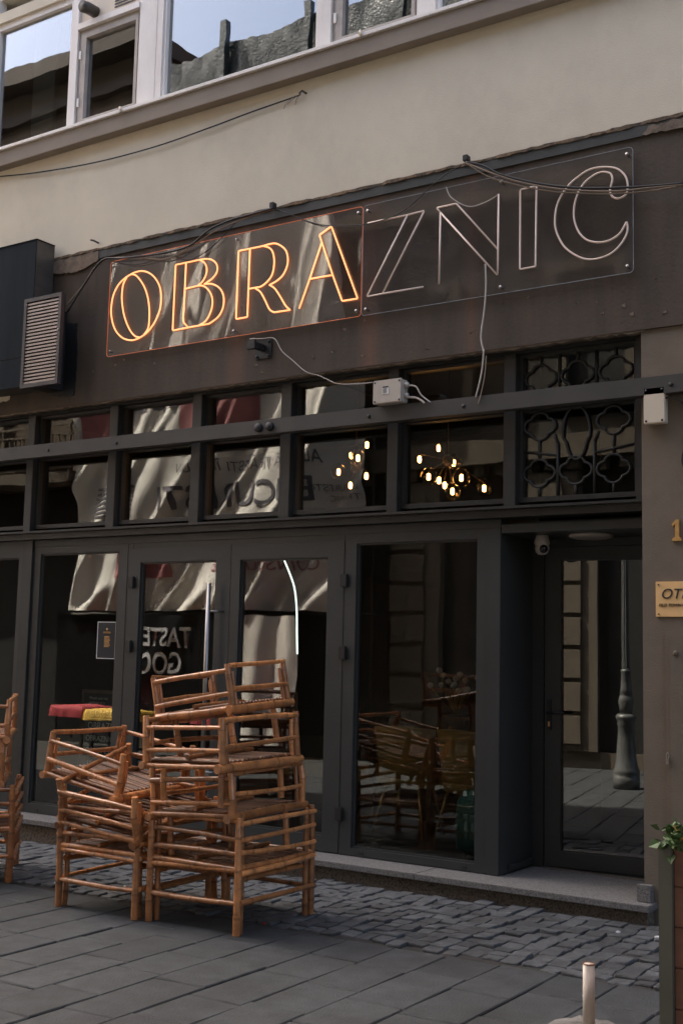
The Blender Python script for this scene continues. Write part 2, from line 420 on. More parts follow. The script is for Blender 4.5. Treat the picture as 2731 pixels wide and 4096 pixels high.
def text(name, s, size, loc, m, parent=None, rz=0.0, align='LEFT', extrude=0.002, shear=0.0, sx=1.0, fn=None, bold=0.0, flat=False):
    cu = bpy.data.curves.new(name, 'FONT')
    cu.body = s; cu.size = size; cu.align_x = align; cu.extrude = extrude; cu.shear = shear; cu.offset = bold
    cu.resolution_u = 4
    t = bpy.data.objects.new(name, cu); C.objects.link(t)
    bpy.context.view_layer.update()
    dg = bpy.context.evaluated_depsgraph_get()
    me = bpy.data.meshes.new_from_object(t.evaluated_get(dg))
    bpy.data.objects.remove(t); bpy.data.curves.remove(cu)
    mw = Matrix.Translation(loc) @ Matrix.Rotation(rz, 4, 'Z') @ Matrix.Rotation(R(90), 4, 'X') @ Matrix.Diagonal((sx, 1, 1, 1))
    if flat: mw = Matrix.Translation(loc) @ Matrix.Rotation(rz, 4, 'Z') @ Matrix.Diagonal((sx, 1, 1, 1))
    me.transform(mw)
    if fn:
        for v in me.vertices: v.co = fn(v.co)
    me.materials.clear()
    return link(name, me, m, parent)

def screw(parent, x, y, z, r=0.011, m=None):
    V, F = tube_geo([(x, y, z), (x, y-0.008, z)], r, 8)
    return raw('screw', V, F, m or M['steel'], parent, True)
# traced in metres on the wall plane: (kind, closed, [(x, z), ...])
LETTERS = {
 'O': [
  ('c', 1, [(-7.275, 4.917), (-7.209, 4.928), (-7.142, 4.925), (-7.066, 4.898), (-6.988, 4.839), (-6.927, 4.751), (-6.906, 4.656), (-6.912, 4.557), (-6.949, 4.471), (-7.001, 4.404), (-7.063, 4.355), (-7.136, 4.326), (-7.202, 4.314), (-7.268, 4.321), (-7.347, 4.353), (-7.418, 4.413), (-7.466, 4.491), (-7.495, 4.59), (-7.495, 4.677), (-7.476, 4.762), (-7.429, 4.836), (-7.364, 4.884)]),
  ('c', 0, [(-7.327, 4.896), (-7.362, 4.84), (-7.373, 4.762), (-7.369, 4.688), (-7.346, 4.584), (-7.307, 4.491), (-7.254, 4.405), (-7.194, 4.347), (-7.136, 4.328)]),
  ('c', 0, [(-7.275, 4.917), (-7.222, 4.901), (-7.167, 4.853), (-7.105, 4.771), (-7.063, 4.679), (-7.04, 4.583), (-7.033, 4.49), (-7.042, 4.398), (-7.086, 4.347)]),
 ],
 'B': [
  ('l', 0, [(-6.503, 4.917), (-6.753, 4.917), (-6.758, 4.338), (-6.581, 4.342), (-6.449, 4.343), (-6.354, 4.344)]),
  ('c', 0, [(-6.503, 4.917), (-6.433, 4.915), (-6.362, 4.899), (-6.309, 4.862), (-6.287, 4.817), (-6.296, 4.771), (-6.337, 4.732), (-6.388, 4.709), (-6.423, 4.694)]),
  ('c', 0, [(-6.423, 4.694), (-6.353, 4.687), (-6.282, 4.655), (-6.233, 4.607), (-6.207, 4.545), (-6.208, 4.477), (-6.233, 4.419), (-6.278, 4.378), (-6.354, 4.344)]),
  ('l', 0, [(-6.636, 4.916), (-6.638, 4.686), (-6.644, 4.435), (-6.637, 4.393), (-6.586, 4.344)]),
  ('l', 0, [(-6.634, 4.686), (-6.492, 4.692)]),
  ('c', 0, [(-6.492, 4.692), (-6.441, 4.725), (-6.409, 4.775), (-6.403, 4.829), (-6.431, 4.882), (-6.481, 4.913)]),
  ('c', 0, [(-6.492, 4.692), (-6.439, 4.683), (-6.385, 4.647), (-6.344, 4.592), (-6.327, 4.535), (-6.334, 4.468), (-6.366, 4.404), (-6.407, 4.365), (-6.463, 4.345)]),
 ],
 'R': [
  ('l', 0, [(-5.815, 4.921), (-5.949, 4.921), (-6.066, 4.922), (-6.069, 4.344), (-5.951, 4.345), (-5.949, 4.581), (-5.947, 4.919)]),
  ('c', 0, [(-5.815, 4.921), (-5.706, 4.924), (-5.638, 4.895), (-5.582, 4.845), (-5.558, 4.781), (-5.56, 4.722), (-5.583, 4.667), (-5.619, 4.628), (-5.672, 4.6), (-5.734, 4.581)]),
  ('c', 0, [(-5.734, 4.581), (-5.679, 4.542), (-5.622, 4.467), (-5.566, 4.385), (-5.521, 4.343)]),
  ('l', 0, [(-5.521, 4.343), (-5.68, 4.346)]),
  ('c', 0, [(-5.68, 4.346), (-5.727, 4.378), (-5.775, 4.46), (-5.823, 4.534), (-5.875, 4.573)]),
  ('c', 0, [(-5.949, 4.581), (-5.875, 4.581), (-5.82, 4.582), (-5.762, 4.61), (-5.714, 4.658), (-5.695, 4.73), (-5.697, 4.805), (-5.722, 4.869), (-5.764, 4.902), (-5.815, 4.921)]),
 ],
 'A': [
  ('l', 0, [(-5.431, 4.341), (-5.337, 4.569), (-5.229, 4.849)]),
  ('l', 1, [(-5.253, 4.913), (-5.229, 4.849), (-5.119, 4.567), (-5.024, 4.343), (-4.881, 4.342), (-5.142, 4.963)]),
  ('l', 0, [(-5.336, 4.568), (-5.123, 4.566)]),
 ],
 'Z': [
  ('l', 0, [(-4.804, 4.926), (-4.455, 4.925), (-4.304, 4.93), (-4.657, 4.348)]),
  ('l', 0, [(-4.45, 4.924), (-4.797, 4.344), (-4.657, 4.346), (-4.304, 4.345)]),
 ],
 'N': [
  ('l', 0, [(-4.171, 4.347), (-4.167, 4.889)]),
  ('l', 0, [(-4.167, 4.889), (-4.2, 4.932), (-4.036, 4.933), (-3.699, 4.53)]),
  ('l', 0, [(-4.167, 4.889), (-3.697, 4.336), (-3.695, 4.53), (-3.693, 4.937)]),
 ],
 'I': [
  ('l', 1, [(-3.523, 4.935), (-3.4, 4.936), (-3.404, 4.352), (-3.524, 4.352)]),
 ],
 'C': [
  ('c', 0, [(-2.745, 4.553), (-2.737, 4.511), (-2.748, 4.461), (-2.786, 4.405), (-2.838, 4.362), (-2.903, 4.338), (-2.98, 4.334), (-3.051, 4.351), (-3.123, 4.396), (-3.19, 4.46), (-3.236, 4.543), (-3.258, 4.618), (-3.258, 4.696), (-3.243, 4.771), (-3.209, 4.836), (-3.154, 4.896), (-3.093, 4.937), (-3.021, 4.97), (-2.943, 4.976), (-2.86, 4.96), (-2.801, 4.932), (-2.758, 4.885), (-2.738, 4.834), (-2.737, 4.782), (-2.75, 4.744), (-2.785, 4.728), (-2.82, 4.732), (-2.849, 4.758), (-2.86, 4.795), (-2.851, 4.834), (-2.842, 4.873), (-2.854, 4.911), (-2.883, 4.929), (-2.925, 4.938), (-2.979, 4.925), (-3.039, 4.89), (-3.081, 4.84), (-3.108, 4.774), (-3.12, 4.705), (-3.117, 4.64), (-3.099, 4.577), (-3.069, 4.522), (-3.021, 4.475), (-2.95, 4.448), (-2.879, 4.444), (-2.821, 4.463), (-2.78, 4.496), (-2.745, 4.553)]),
 ],
}
WIRES = {
 'upper': [(-5.515, 7.495, 6.157), (-6.031, 7.495, 6.132), (-6.465, 7.495, 6.101), (-7.097, 7.495, 6.07), (-7.841, 7.495, 6.084), (-8.613, 7.495, 6.151), (-9.153, 7.495, 6.224)],
 'bundleR': [(-3.935, 7.4, 5.211), (-3.796, 7.4, 5.154), (-3.637, 7.4, 5.049), (-3.347, 7.4, 4.925), (-3.033, 7.4, 4.831), (-2.68, 7.4, 4.766), (-2.343, 7.4, 4.723)],
 'bundleR2': [(-3.935, 7.4, 5.207), (-3.736, 7.4, 5.089), (-3.5, 7.4, 4.969), (-3.179, 7.4, 4.851), (-2.819, 7.4, 4.765), (-2.561, 7.4, 4.738), (-2.343, 7.4, 4.714)],
 'bundleR3': [(-3.945, 7.42, 5.213), (-3.766, 7.42, 5.074), (-3.567, 7.42, 4.977), (-3.28, 7.42, 4.864), (-2.915, 7.42, 4.773), (-2.636, 7.42, 4.729), (-2.349, 7.42, 4.716)],
 'bundleL': [(-8.022, 7.42, 4.671), (-7.815, 7.42, 4.905), (-7.608, 7.42, 5.09), (-7.366, 7.42, 5.07), (-6.9, 7.42, 5.034), (-6.58, 7.42, 5.047), (-6.368, 7.42, 5.148), (-6.136, 7.42, 5.19), (-5.93, 7.42, 5.198), (-5.696, 7.42, 5.209)],
 'bundleL2': [(-8.052, 7.43, 4.739), (-7.852, 7.43, 4.893), (-7.618, 7.43, 5.089), (-7.218, 7.43, 5.056), (-6.856, 7.43, 4.981), (-6.564, 7.43, 5.037), (-6.328, 7.43, 5.125), (-6.005, 7.43, 5.182), (-5.703, 7.43, 5.208)],
 'thin': [(-5.711, 7.44, 5.218), (-5.544, 7.44, 5.135), (-5.391, 7.44, 5.056), (-5.221, 7.44, 4.985), (-5.038, 7.44, 4.947), (-4.797, 7.44, 4.915), (-4.602, 7.44, 4.93), (-4.43, 7.44, 4.983), (-4.264, 7.44, 5.093), (-4.118, 7.44, 5.172), (-3.991, 7.44, 5.212)],
 'drop': [(-3.788, 7.44, 4.43), (-3.783, 7.44, 4.268), (-3.794, 7.44, 4.094), (-3.818, 7.44, 3.906), (-3.799, 7.44, 3.802), (-3.791, 7.43, 3.791), (-3.801, 7.43, 3.666), (-3.823, 7.43, 3.558), (-3.851, 7.43, 3.464)],
 'bracketwire': [(-5.924, 7.46, 4.161), (-5.793, 7.46, 4.147), (-5.677, 7.46, 4.132), (-5.597, 7.46, 4.02), (-5.494, 7.46, 3.935), (-5.36, 7.46, 3.827), (-5.243, 7.46, 3.784), (-5.158, 7.46, 3.744), (-5.049, 7.46, 3.695), (-4.874, 7.46, 3.676), (-4.736, 7.46, 3.672)],
 'jb1': [(-4.399, 7.42, 3.605), (-4.334, 7.42, 3.589), (-4.29, 7.42, 3.523), (-4.212, 7.42, 3.461)],
 'jb2': [(-4.406, 7.42, 3.517), (-4.333, 7.42, 3.506), (-4.284, 7.42, 3.479), (-4.261, 7.42, 3.46)],
 'nwire': [(-4.122, 7.45, 5.076), (-4.084, 7.45, 4.994), (-3.975, 7.45, 4.909), (-3.886, 7.45, 4.884), (-3.763, 7.45, 4.906), (-3.694, 7.45, 4.936)],
}

# ================================================================== GROUND
gs = 120
ground = raw('ground', [(-gs, -gs, gz(-gs)-0.035), (gs, -gs, gz(gs)-0.035), (gs, gs, gz(gs)-0.035), (-gs, gs, gz(-gs)-0.035)], [(0, 1, 2, 3)], M['joint'])
tag(ground, kind='structure')
pav = raw('pavement', [(-13, -1.25, gz(-13)-0.011), (5, -1.25, gz(5)-0.011), (5, 7.42, gz(5)-0.011), (-13, 7.42, gz(-13)-0.011)], [(0, 1, 2, 3)], M['joint'])
tag(pav, kind='structure')

def slab_mesh(w, l, t=0.05, ch=0.006, seed=0):
    rnd = random.Random(seed)
    hw, hl = w/2, l/2
    j = lambda: rnd.uniform(-0.004, 0.004)
    o = [(-hw+j(), -hl+j()), (hw+j(), -hl+j()), (hw+j(), hl+j()), (-hw+j(), hl+j())]
    i = [(x*(1-2*ch/w), y*(1-2*ch/l)) for x, y in o]
    tilt = [rnd.uniform(-0.0025, 0.0025) for _ in range(4)]
    V = [(x, y, -t) for x, y in o] + [(x, y, -ch+tl) for (x, y), tl in zip(o, tilt)] + [(x, y, tl) for (x, y), tl in zip(i, tilt)]
    F = [(8, 9, 10, 11)]
    for k in range(4):
        q = (k+1) % 4
        F += [(k, q, 4+q, 4+k), (4+k, 4+q, 8+q, 8+k)]
    return mesh('slab', V, F)

slope_m = Matrix.Rotation(-math.atan(0.013), 4, 'Y')
rs = random.Random(5)
SLABS = [0.44, 0.50, 0.56, 0.62, 0.38]
slab_mm = {(l, q): slab_mesh(0.3215-0.007, l-0.007, seed=q+int(l*100)) for l in SLABS for q in range(3)}
spots = []
for ci in range(-30, 28):
    xc = -3.85 + 0.3215*ci + 0.1607
    y = 5.925
    first = rs.choice((0.25, 0.38, 0.44, 0.56))
    while y > -1.1:
        l = rs.choice(SLABS) if y < 5.9 else min(SLABS, key=lambda q: abs(q-first))
        spots.append((xc, y-l/2, l, rs.randrange(3), rs.uniform(-.0035, .0035)))
        y -= l
def slab_seen(q): return 0 if (-7.8 < q[0] < -1.3 and q[1] > 3.2) else 1
spots.sort(key=lambda q: (slab_seen(q), math.hypot(q[0], q[1])))
SV, SF = [], []
for i, (xc, yc, l, q, dz) in enumerate(spots):
    me = slab_mm[(l, q)]
    mm = Matrix.Translation((xc, yc, gz(xc)+dz)) @ slope_m @ Matrix.Rotation(rs.uniform(-.004, .004), 4, 'Z')
    if i < 280:
        o = link('slab', me, M['slab'], pav); o.matrix_local = mm
    else:
        n = len(SV); SV += [mm @ v.co for v in me.vertices]; SF += [tuple(k_+n for k_ in f.vertices) for f in me.polygons]
tag(raw('slabs', SV, SF, M['slab'], pav), kind='stuff')

# cobbles between slabs and the shop step
def cobble_geo(rnd, w, l):
    n = 12; V = []; F = []
    base = []
    cor = [(sx*rnd.uniform(.90, 1.04), sy*rnd.uniform(.90, 1.04)) for sx, sy in ((-1, -1), (1, -1), (1, 1), (-1, 1))]
    for k_ in range(4):
        a, b_ = cor[k_], cor[(k_+1) % 4]
        for t in (0.09, 0.5, 0.91):
            j = rnd.uniform(-.045, .045) if t == 0.5 else rnd.uniform(-.015, .015)
            base.append(((a[0]+(b_[0]-a[0])*t + (j if k_ % 2 else 0))*w/2, (a[1]+(b_[1]-a[1])*t + (0 if k_ % 2 else j))*l/2))
    tx, ty = rnd.uniform(-.06, .06), rnd.uniform(-.06, .06)
    for s, z in ((1.0, -0.05), (0.985, -0.006), (0.93, 0.0)):
        for x, y in base:
            V.append((x*s, y*s, z + (tx*x + ty*y if z > -0.04 else 0)))
    for r_ in range(2):
        for k_ in range(n):
            q = (k_+1) % n
            F.append((r_*n+k_, r_*n+q, (r_+1)*n+q, (r_+1)*n+k_))
    F.append(tuple(2*n+k_ for k_ in range(n)))
    return V, F
rc = random.Random(21)
variants = [mesh('cobble', *cobble_geo(rc, 1.0, 1.0)) for _ in range(1)]
cvar = []
for _ in range(14):
    v, f = cobble_geo(rc, 0.122, 0.122); cvar.append((v, f, mesh('cobble', v, f)))
spots = []
x = -10.5; ci = 0
while x < 4.5:
    w = 0.112 + rc.uniform(-0.010, 0.012)
    y = 5.99 + rc.uniform(-0.05, 0.05)
    while y < 7.33:
        l = rc.uniform(0.085, 0.14)
        if y + l > 7.42: break
        spots.append((x + w/2 + rc.uniform(-.006, .006) + 0.02*math.sin(y*5+x*0.7), y + l/2, w, l, rc.uniform(-.06, .06), rc.randrange(14), rc.uniform(-.009, .006)))
        y += l + 0.006
    x += w + 0.007
# those most visible first (nearest to the lens among what the frame holds)
def seen(s): return 0 if (-6.9 < s[0] < -1.6) else 1
spots.sort(key=lambda s: (seen(s), math.hypot(s[0], s[1])))
SV, SF = [], []
for i, (cx_, cy_, w, l, a, vi, dz) in enumerate(spots):
    mm = Matrix.Translation((cx_, cy_, gz(cx_)+dz+0.004)) @ Matrix.Rotation(a, 4, 'Z') @ Matrix.Diagonal((w/0.122, l/0.122, 1, 1))
    if i < 290:
        o = link('cobble', cvar[vi][2], M['cobble'], pav); o.matrix_local = mm
    else:
        n = len(SV); SV += [mm @ Vector(v) for v in cvar[vi][0]]; SF += [tuple(q+n for q in f) for f in cvar[vi][1]]
tag(raw('cobbles', SV, SF, M['cobble'], pav), kind='stuff')

# ================================================================== SHOP BUILDING
B = thing('shop_building', 'rendered building with dark painted band above an anthracite glazed shopfront', 'building', (-3.0, 8.0, 0.0))
XL, XR = -42.0, 8.0
YW = 7.52
wall = boxes('wall', [(XL, XR, YW, 7.80, 5.236, 6.46), (XL, XR, 7.50, 7.80, 8.10, 17.0)], M['render'], B)
box('roof', XL, XR, 7.30, 16.0, 17.0, 17.2, M['ledge'], B)  # unseen; building made this tall and long to keep the street in shade
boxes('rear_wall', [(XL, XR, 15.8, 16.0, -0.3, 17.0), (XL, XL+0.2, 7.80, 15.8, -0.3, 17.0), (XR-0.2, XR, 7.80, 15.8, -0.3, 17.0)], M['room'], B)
box('sign_band', XL, XR, 7.50, 7.74, 3.815, 5.146, M['band'], B)
box('band_strip', XL, XR, 7.484, 7.74, 5.147, 5.226, M['strip'], B)
# eroded lip along the top of the band: ragged long strip
rl = random.Random(3)
V, F = [], []
xs = [XL + i*0.05 for i in range(int((XR-XL)/0.05)+1)]
for x in xs:
    f_ = 7.474 + rl.uniform(-.004, .008); zb = 5.222 + rl.uniform(-.006, .005); zt = 5.242 + rl.uniform(-.004, .006)
    V += [(x, f_, zb), (x, f_, zt), (x, 7.53, zt), (x, 7.53, zb)]
for i in range(len(xs)-1):
    a, b_ = i*4, (i+1)*4
    for k in range(4):
        q = (k+1) % 4
        F.append((a+k, b_+k, b_+q, a+q))
raw('eroded_edge', V, F, M['rust'], B)
def patch(name, pts, y, m, seed, parent=B):
    rnd = random.Random(seed); P = []
    n = len(pts)
    for i in range(n):
        a, b_ = Vector((*pts[i], 0)), Vector((*pts[(i+1) % n], 0))
        st = max(2, int((b_-a).length/0.03))
        for s in range(st):
            p = a.lerp(b_, s/st); P.append((p.x + rnd.uniform(-.008, .008), p.y + rnd.uniform(-.008, .008)))
    V = [(x, y, z) for x, z in P] + [(x, y+0.008, z) for x, z in P]
    m_ = len(P)
    F = [tuple(range(m_-1, -1, -1))] + [((i+1) % m_, i, m_+i, m_+(i+1) % m_) for i in range(m_)]
    return raw(name, V, F, m, parent)
patch('bare_patch', [(-2.64, 5.15), (-2.60, 5.205), (-1.6, 5.21), (-1.5, 5.12), (-2.2, 5.135)], 7.479, M['plaster'], 1)
patch('bare_patch', [(-8.35, 5.10), (-8.35, 5.215), (-7.72, 5.215), (-7.72, 5.125), (-8.0, 5.06)], 7.479, M['plaster'], 2)
patch('dark_recess_patch', [(-8.24, 3.93), (-8.26, 4.60), (-7.97, 4.58), (-7.94, 4.15), (-7.96, 3.90)], 7.489, M['black'], 3)  # flat black patch painted for the dark recess in the broken plaster
patch('bare_patch', [(-9.1, 3.93), (-9.1, 4.02), (-8.83, 4.01), (-8.83, 3.95)], 7.492, M['render'], 4)
rsc = random.Random(17)
for i in range(26):
    px, pz, s_ = rsc.uniform(-7.8, -2.5), rsc.uniform(3.85, 4.18), rsc.uniform(0.006, 0.016)
    patch('paint_chip', [(px, pz), (px+s_*1.6, pz+s_*.3), (px+s_*1.1, pz+s_*1.5), (px-s_*.4, pz+s_)], 7.4965, M['plaster'], 40+i)
# ragged underside of the band where paint meets the frame
V, F = [], []
for i in range(int(9.4/0.04)):
    x = -12 + i*0.04
    zb = 3.806 + rl.uniform(-.010, .004)
    V += [(x, 7.508, zb), (x, 7.56, zb), (x, 7.508, 3.818), (x, 7.56, 3.818)]
for i in range(int(9.4/0.04)-1):
    a, b_ = i*4, (i+1)*4
    F += [(a, b_, b_+2, a+2), (a+1, b_+1, b_, a)]
raw('ragged_edge', V, F, M['plaster'], B)
box('pillar', -2.675, XR, YW, 8.30, -0.15, 3.814, M['pillar'], B)
boxes('pier', [(XL, -11.2, YW, 7.9, -0.2, 3.814)], M['pillar'], B)

# ledge and upper windows
box('ledge', XL, XR, 7.42, YW-0.001, 6.283, 6.434, M['ledge'], B, bev=0.004)
box('window_sill', XL, XR, 7.395, 7.58, 6.435, 6.468, M['pvc'], B, bev=0.004)
def up_pane(x0, x1, z0, z1, y, parent):
    box('pane', x0, x1, y, y+0.006, z0, z1, M['glass_up'], parent)
def up_post(x0, x1, y0=7.475, y1=7.58, z0=6.469, z1=8.10):
    return box('window_post', x0, x1, y0, y1, z0, z1, M['pvc'], B, bev=0.004)
up_post(-9.45, -9.29); up_post(-8.215, -8.125); up_post(-7.335, -7.04); up_post(-5.345, -5.213); up_post(-4.415, -4.248)
up_post(-3.0, -2.85); up_post(-11.2, -11.0); up_post(-1.2, -1.05); up_post(1.0, 1.15); up_post(3.0, 3.15)
for x in (-7.115,):
    box('post_groove', x-0.0015, x+0.0015, 7.4735, 7.476, 6.475, 8.09, M['pvc_shaded'], B)
def fixed_window(x0, x1, zt):
    w = ring('window', (x0, x1, 6.470, zt), (x0+0.025, x1-0.025, 6.485, zt-0.06), 7.49, 7.57, M['pvc'], B)
    up_pane(x0+0.02, x1-0.02, 6.48, zt-0.05, 7.53, w)
    return w
w1 = fixed_window(-9.289, -8.216, 7.82)
for xx in (-8.95, -8.66): pass
fixed_window(-7.039, -5.346, 8.05)
fixed_window(-4.247, -3.001, 8.05); fixed_window(-2.849, -1.201, 8.05); fixed_window(-10.999, -9.451, 7.82)
fixed_window(-1.049, 0.999, 8.05); fixed_window(1.151, 2.999, 8.05); fixed_window(3.151, 5.8, 8.05)
def casement(x0, x1, zt):
    w = ring('window', (x0, x1, 6.470, zt), (x0+0.035, x1-0.02, 6.50, zt-0.035), 7.50, 7.58, M['pvc_shaded'], B)
    ring('sash', (x0+0.037, x1-0.022, 6.502, zt-0.037), (x0+0.10, x1-0.055, 6.545, zt-0.09), 7.487, 7.56, M['pvc_shaded'], w)
    up_pane(x0+0.095, x1-0.05, 6.54, zt-0.085, 7.53, w)
    for z in (zt-0.25, 6.72):
        box('hinge', x0+0.02, x0+0.045, 7.478, 7.487, z-0.04, z+0.04, M['pvc'], w)
casement(-8.124, -7.336, 7.44); casement(-5.212, -4.416, 7.44)
for x0, x1 in ((-8.124, -7.336), (-5.212, -4.416)):
    box('blind_box', x0, x1, 7.46, 7.58, 7.442, 7.50, M['pvc'], B)
    box('vent_panel', x0, x1, 7.50, 7.58, 7.502, 8.09, M['cream'], B)
tube('flue_pipe', [(-7.93, 7.52, 7.58), (-7.93, 7.40, 7.575), (-7.93, 7.33, 7.56)], 0.055, M['galv'], B, sides=14)
for k in range(4): box('vent_slot', -7.68, -7.42, 7.494, 7.50, 7.55+k*0.03, 7.563+k*0.03, M['black'], B)
box('upper_lintel', -11.2, -8.216, 7.46, 7.58, 7.822, 7.93, M['render'], B)
for x in (-7.44, -4.87):
    tube('sill_tie', [(x-.02, 7.40, 6.47), (x, 7.385, 6.475), (x+.01, 7.385, 6.45), (x+.005, 7.392, 6.425)], 0.012, M['cream'], B)
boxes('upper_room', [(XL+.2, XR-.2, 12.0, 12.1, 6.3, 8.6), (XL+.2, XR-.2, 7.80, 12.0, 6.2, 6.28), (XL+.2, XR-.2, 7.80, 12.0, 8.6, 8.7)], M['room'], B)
box('column_strip', -8.93, -8.62, 7.66, 7.70, 6.47, 7.80, M['column_strip'], B)  # pale panel standing in for a lighter column of the interior

# step
boxes('step_riser', [(XL, -2.615, 7.40, 7.70, -0.2, 0.098)], M['granite_w'], B)
xs = [XL, -11.3, -9.4, -7.6, -5.95, -4.25, -2.59]
for a, b_ in zip(xs, xs[1:]):
    box('step_tread', a+0.001, b_-0.001, 7.355, 7.715, 0.099, 0.140, M['granite'], B, bev=0.004)
box('threshold_slab', -3.75, -2.676, 7.716, 8.35, 0.04, 0.139, M['granite'], B)
box('granite_block', -2.702, -2.612, 7.455, 7.515, 0.141, 0.245, M['granite'], B, bev=0.004)

# transom glazing above the doors
POSTS = [(-8.665, -8.570), (-7.603, -7.501), (-6.633, -6.530), (-5.695, -5.590), (-4.684, -4.589), (-3.713, -3.620)]
for a, b_ in POSTS:
    box('transom_post', a, b_, 7.60, 7.76, 2.692, 3.79, M['oldframe'], B, bev=0.004)
box('transom_post', -2.745, -2.676, 7.60, 7.76, 2.692, 3.79, M['oldframe'], B, bev=0.004)
box('transom_post', -9.75, -9.66, 7.60, 7.76, 2.692, 3.79, M['oldframe'], B, bev=0.004)
edges = [-11.2, -9.75] + [-9.66] + [p for ab in POSTS for p in ab] + [-2.745]
bays = [(-11.2, -9.75), (-9.66, -8.665)] + [(POSTS[i][1], POSTS[i+1][0]) for i in range(5)] + [(-3.620, -2.745)]
box('transom_top_rail', -11.2, -2.676, 7.605, 7.76, 3.79, 3.814, M['oldframe'], B)
for (a, b_) in bays:
    for (z0, z1) in ((2.725, 3.395), (3.456, 3.789)):
        w = ring('transom_window', (a+.001, b_-.001, z0, z1), (a+0.028, b_-0.028, z0+0.035, z1-0.022), 7.655, 7.735, M['oldframe'], B)
        box('pane', a+0.026, b_-0.026, 7.70, 7.706, z0+0.033, z1-0.02, M['glass'], w)
    box('transom_rail', a+.001, b_-.001, 7.635, 7.75, 3.396, 3.455, M['oldframe'], B)
box('transom_ledge', -11.2, -2.675, 7.545, 7.76, 2.672, 2.692, M['oldframe'], B, bev=0.003)
box('fascia_board', -11.2, -2.677, 7.585, 7.74, 2.618, 2.671, M['oldframe'], B)

# iron grille with quatrefoils behind the right-hand transom panes
def quatre(cx_, cz_, r):
    P = []
    for k in range(40):
        t = 2*math.pi*k/40
        rr = r*(0.78 + 0.26*abs(math.cos(2*t))**0.8)
        P.append((cx_ + rr*math.cos(t), 7.688, cz_ + rr*math.sin(t)*0.82))
    return P
def grille(x0, x1, z0, z1, quats, ovals, bars):
    g = tubes('grille', [(quatre(x, z, 0.115), True) for x, z in quats] +
              [([(x + 0.10*math.sin(t)*(1 if math.cos(t) > -.2 else 0.8), 7.686, z + 0.19*math.cos(t)) for t in [2*math.pi*k/36 for k in range(36)]], True) for x, z in ovals] +
              [([(a, 7.690, b_), (c, 7.690, d)], False) for a, b_, c, d in bars], 0.0095, M['oldframe'], B, sides=6)
    return g
grille(-3.59, -2.77, 2.76, 3.37,
       [(-2.932, 3.265), (-2.933, 2.93), (-3.206, 2.935), (-3.48, 2.93), (-3.475, 3.265)], [(-3.20, 3.20)],
       [(-2.932, 2.765, -2.932, 2.84), (-2.932, 3.03, -2.932, 3.17), (-3.206, 2.765, -3.206, 2.84), (-3.48, 2.765, -3.48, 2.84), (-3.48, 3.03, -3.48, 3.17),
        (-3.07, 2.765, -3.07, 3.13), (-3.34, 2.765, -3.34, 3.13), (-3.07, 3.13, -3.04, 3.2), (-3.34, 3.13, -3.37, 3.2), (-3.59, 3.09, -3.34, 3.05), (-3.07, 3.05, -2.78, 3.09)])
grille(-3.59, -2.77, 3.49, 3.77, [(-3.47, 3.61), (-3.194, 3.61), (-2.915, 3.61)], [],
       [(-3.33, 3.49, -3.33, 3.77), (-3.055, 3.49, -3.055, 3.77), (-3.194, 3.71, -3.194, 3.77), (-2.915, 3.71, -2.915, 3.77), (-3.47, 3.71, -3.47, 3.77)])

# steel beam across the shopfront
beam = box('steel_beam', -12.5, 4.0, 7.44, 7.52-0.001, 3.355, 3.475, M['beam'], B, bev=0.003)
for x in (-5.787, -5.675):
    lathe('beam_mount', [(0.036, 0), (0.036, 0.02), (0.022, 0.03)], 0, 0, M['black'], beam, 14).matrix_local = Matrix.Translation((x, 7.44, 3.41)) @ Matrix.Rotation(R(90), 4, 'X')
for x in (-8.2, -7.35, -3.95, -2.45, -4.75):
    lathe('bolt', [(0.014, 0), (0.014, 0.008), (0.006, 0.010)], 0, 0, M['black'], beam, 8).matrix_local = Matrix.Translation((x, 7.44, 3.41)) @ Matrix.Rotation(R(90), 4, 'X')

# shopfront doors and fixed lights
box('door_head', -8.60, -3.755, 7.655, 7.76, 2.552, 2.615, M['frame'], B, bev=0.003)
box('recess_head', -3.754, -2.677, 7.655, 7.76, 2.512, 2.575, M['frame'], B, bev=0.003)
box('side_post', -8.69, -8.557, 7.635, 7.78, 0.141, 2.617, M['oldframe'], B, bev=0.004)
box('corner_post', -3.859, -3.753, 7.648, 7.78, 0.141, 2.551, M['frame'], B, bev=0.003)
box('door_jamb', -7.365, -7.306, 7.664, 7.76, 0.141, 2.551, M['frame'], B)
box('door_jamb', -5.086, -5.062, 7.664, 7.76, 0.141, 2.551, M['frame'], B)
def leaf(name, x0, x1, gx0, gx1, gz0, gz1, z0=0.146, z1=2.551, gm='glass', y0=7.66):
    d = ring(name, (x0, x1, z0, z1), (gx0, gx1, gz0, gz1), y0, y0+0.085, M['frame'], B)
    ring('glazing_bead', (gx0-0.001, gx1+0.001, gz0-0.001, gz1+0.001), (gx0+0.014, gx1-0.014, gz0+0.014, gz1-0.014), y0+0.018, y0+0.05, M['frame'], d)
    box('pane', gx0+0.012, gx1-0.012, y0+0.036, y0+0.042, gz0+0.012, gz1-0.012, M[gm], d)
    return d
l1 = leaf('fixed_light', -8.556, -7.366, -8.467, -7.473, 0.225, 2.487)
l2 = leaf('door', -7.303, -6.207, -7.211, -6.364, 0.264, 2.382, 0.150, 2.503)
l3 = leaf('door', -6.202, -5.089, -6.109, -5.239, 0.264, 2.380, 0.150, 2.503)
l4 = leaf('fixed_light', -5.061, -3.860, -4.977, -3.941, 0.200, 2.480)
box('door_stop', -7.304, -5.088, 7.664, 7.75, 2.504, 2.551, M['frame'], B)
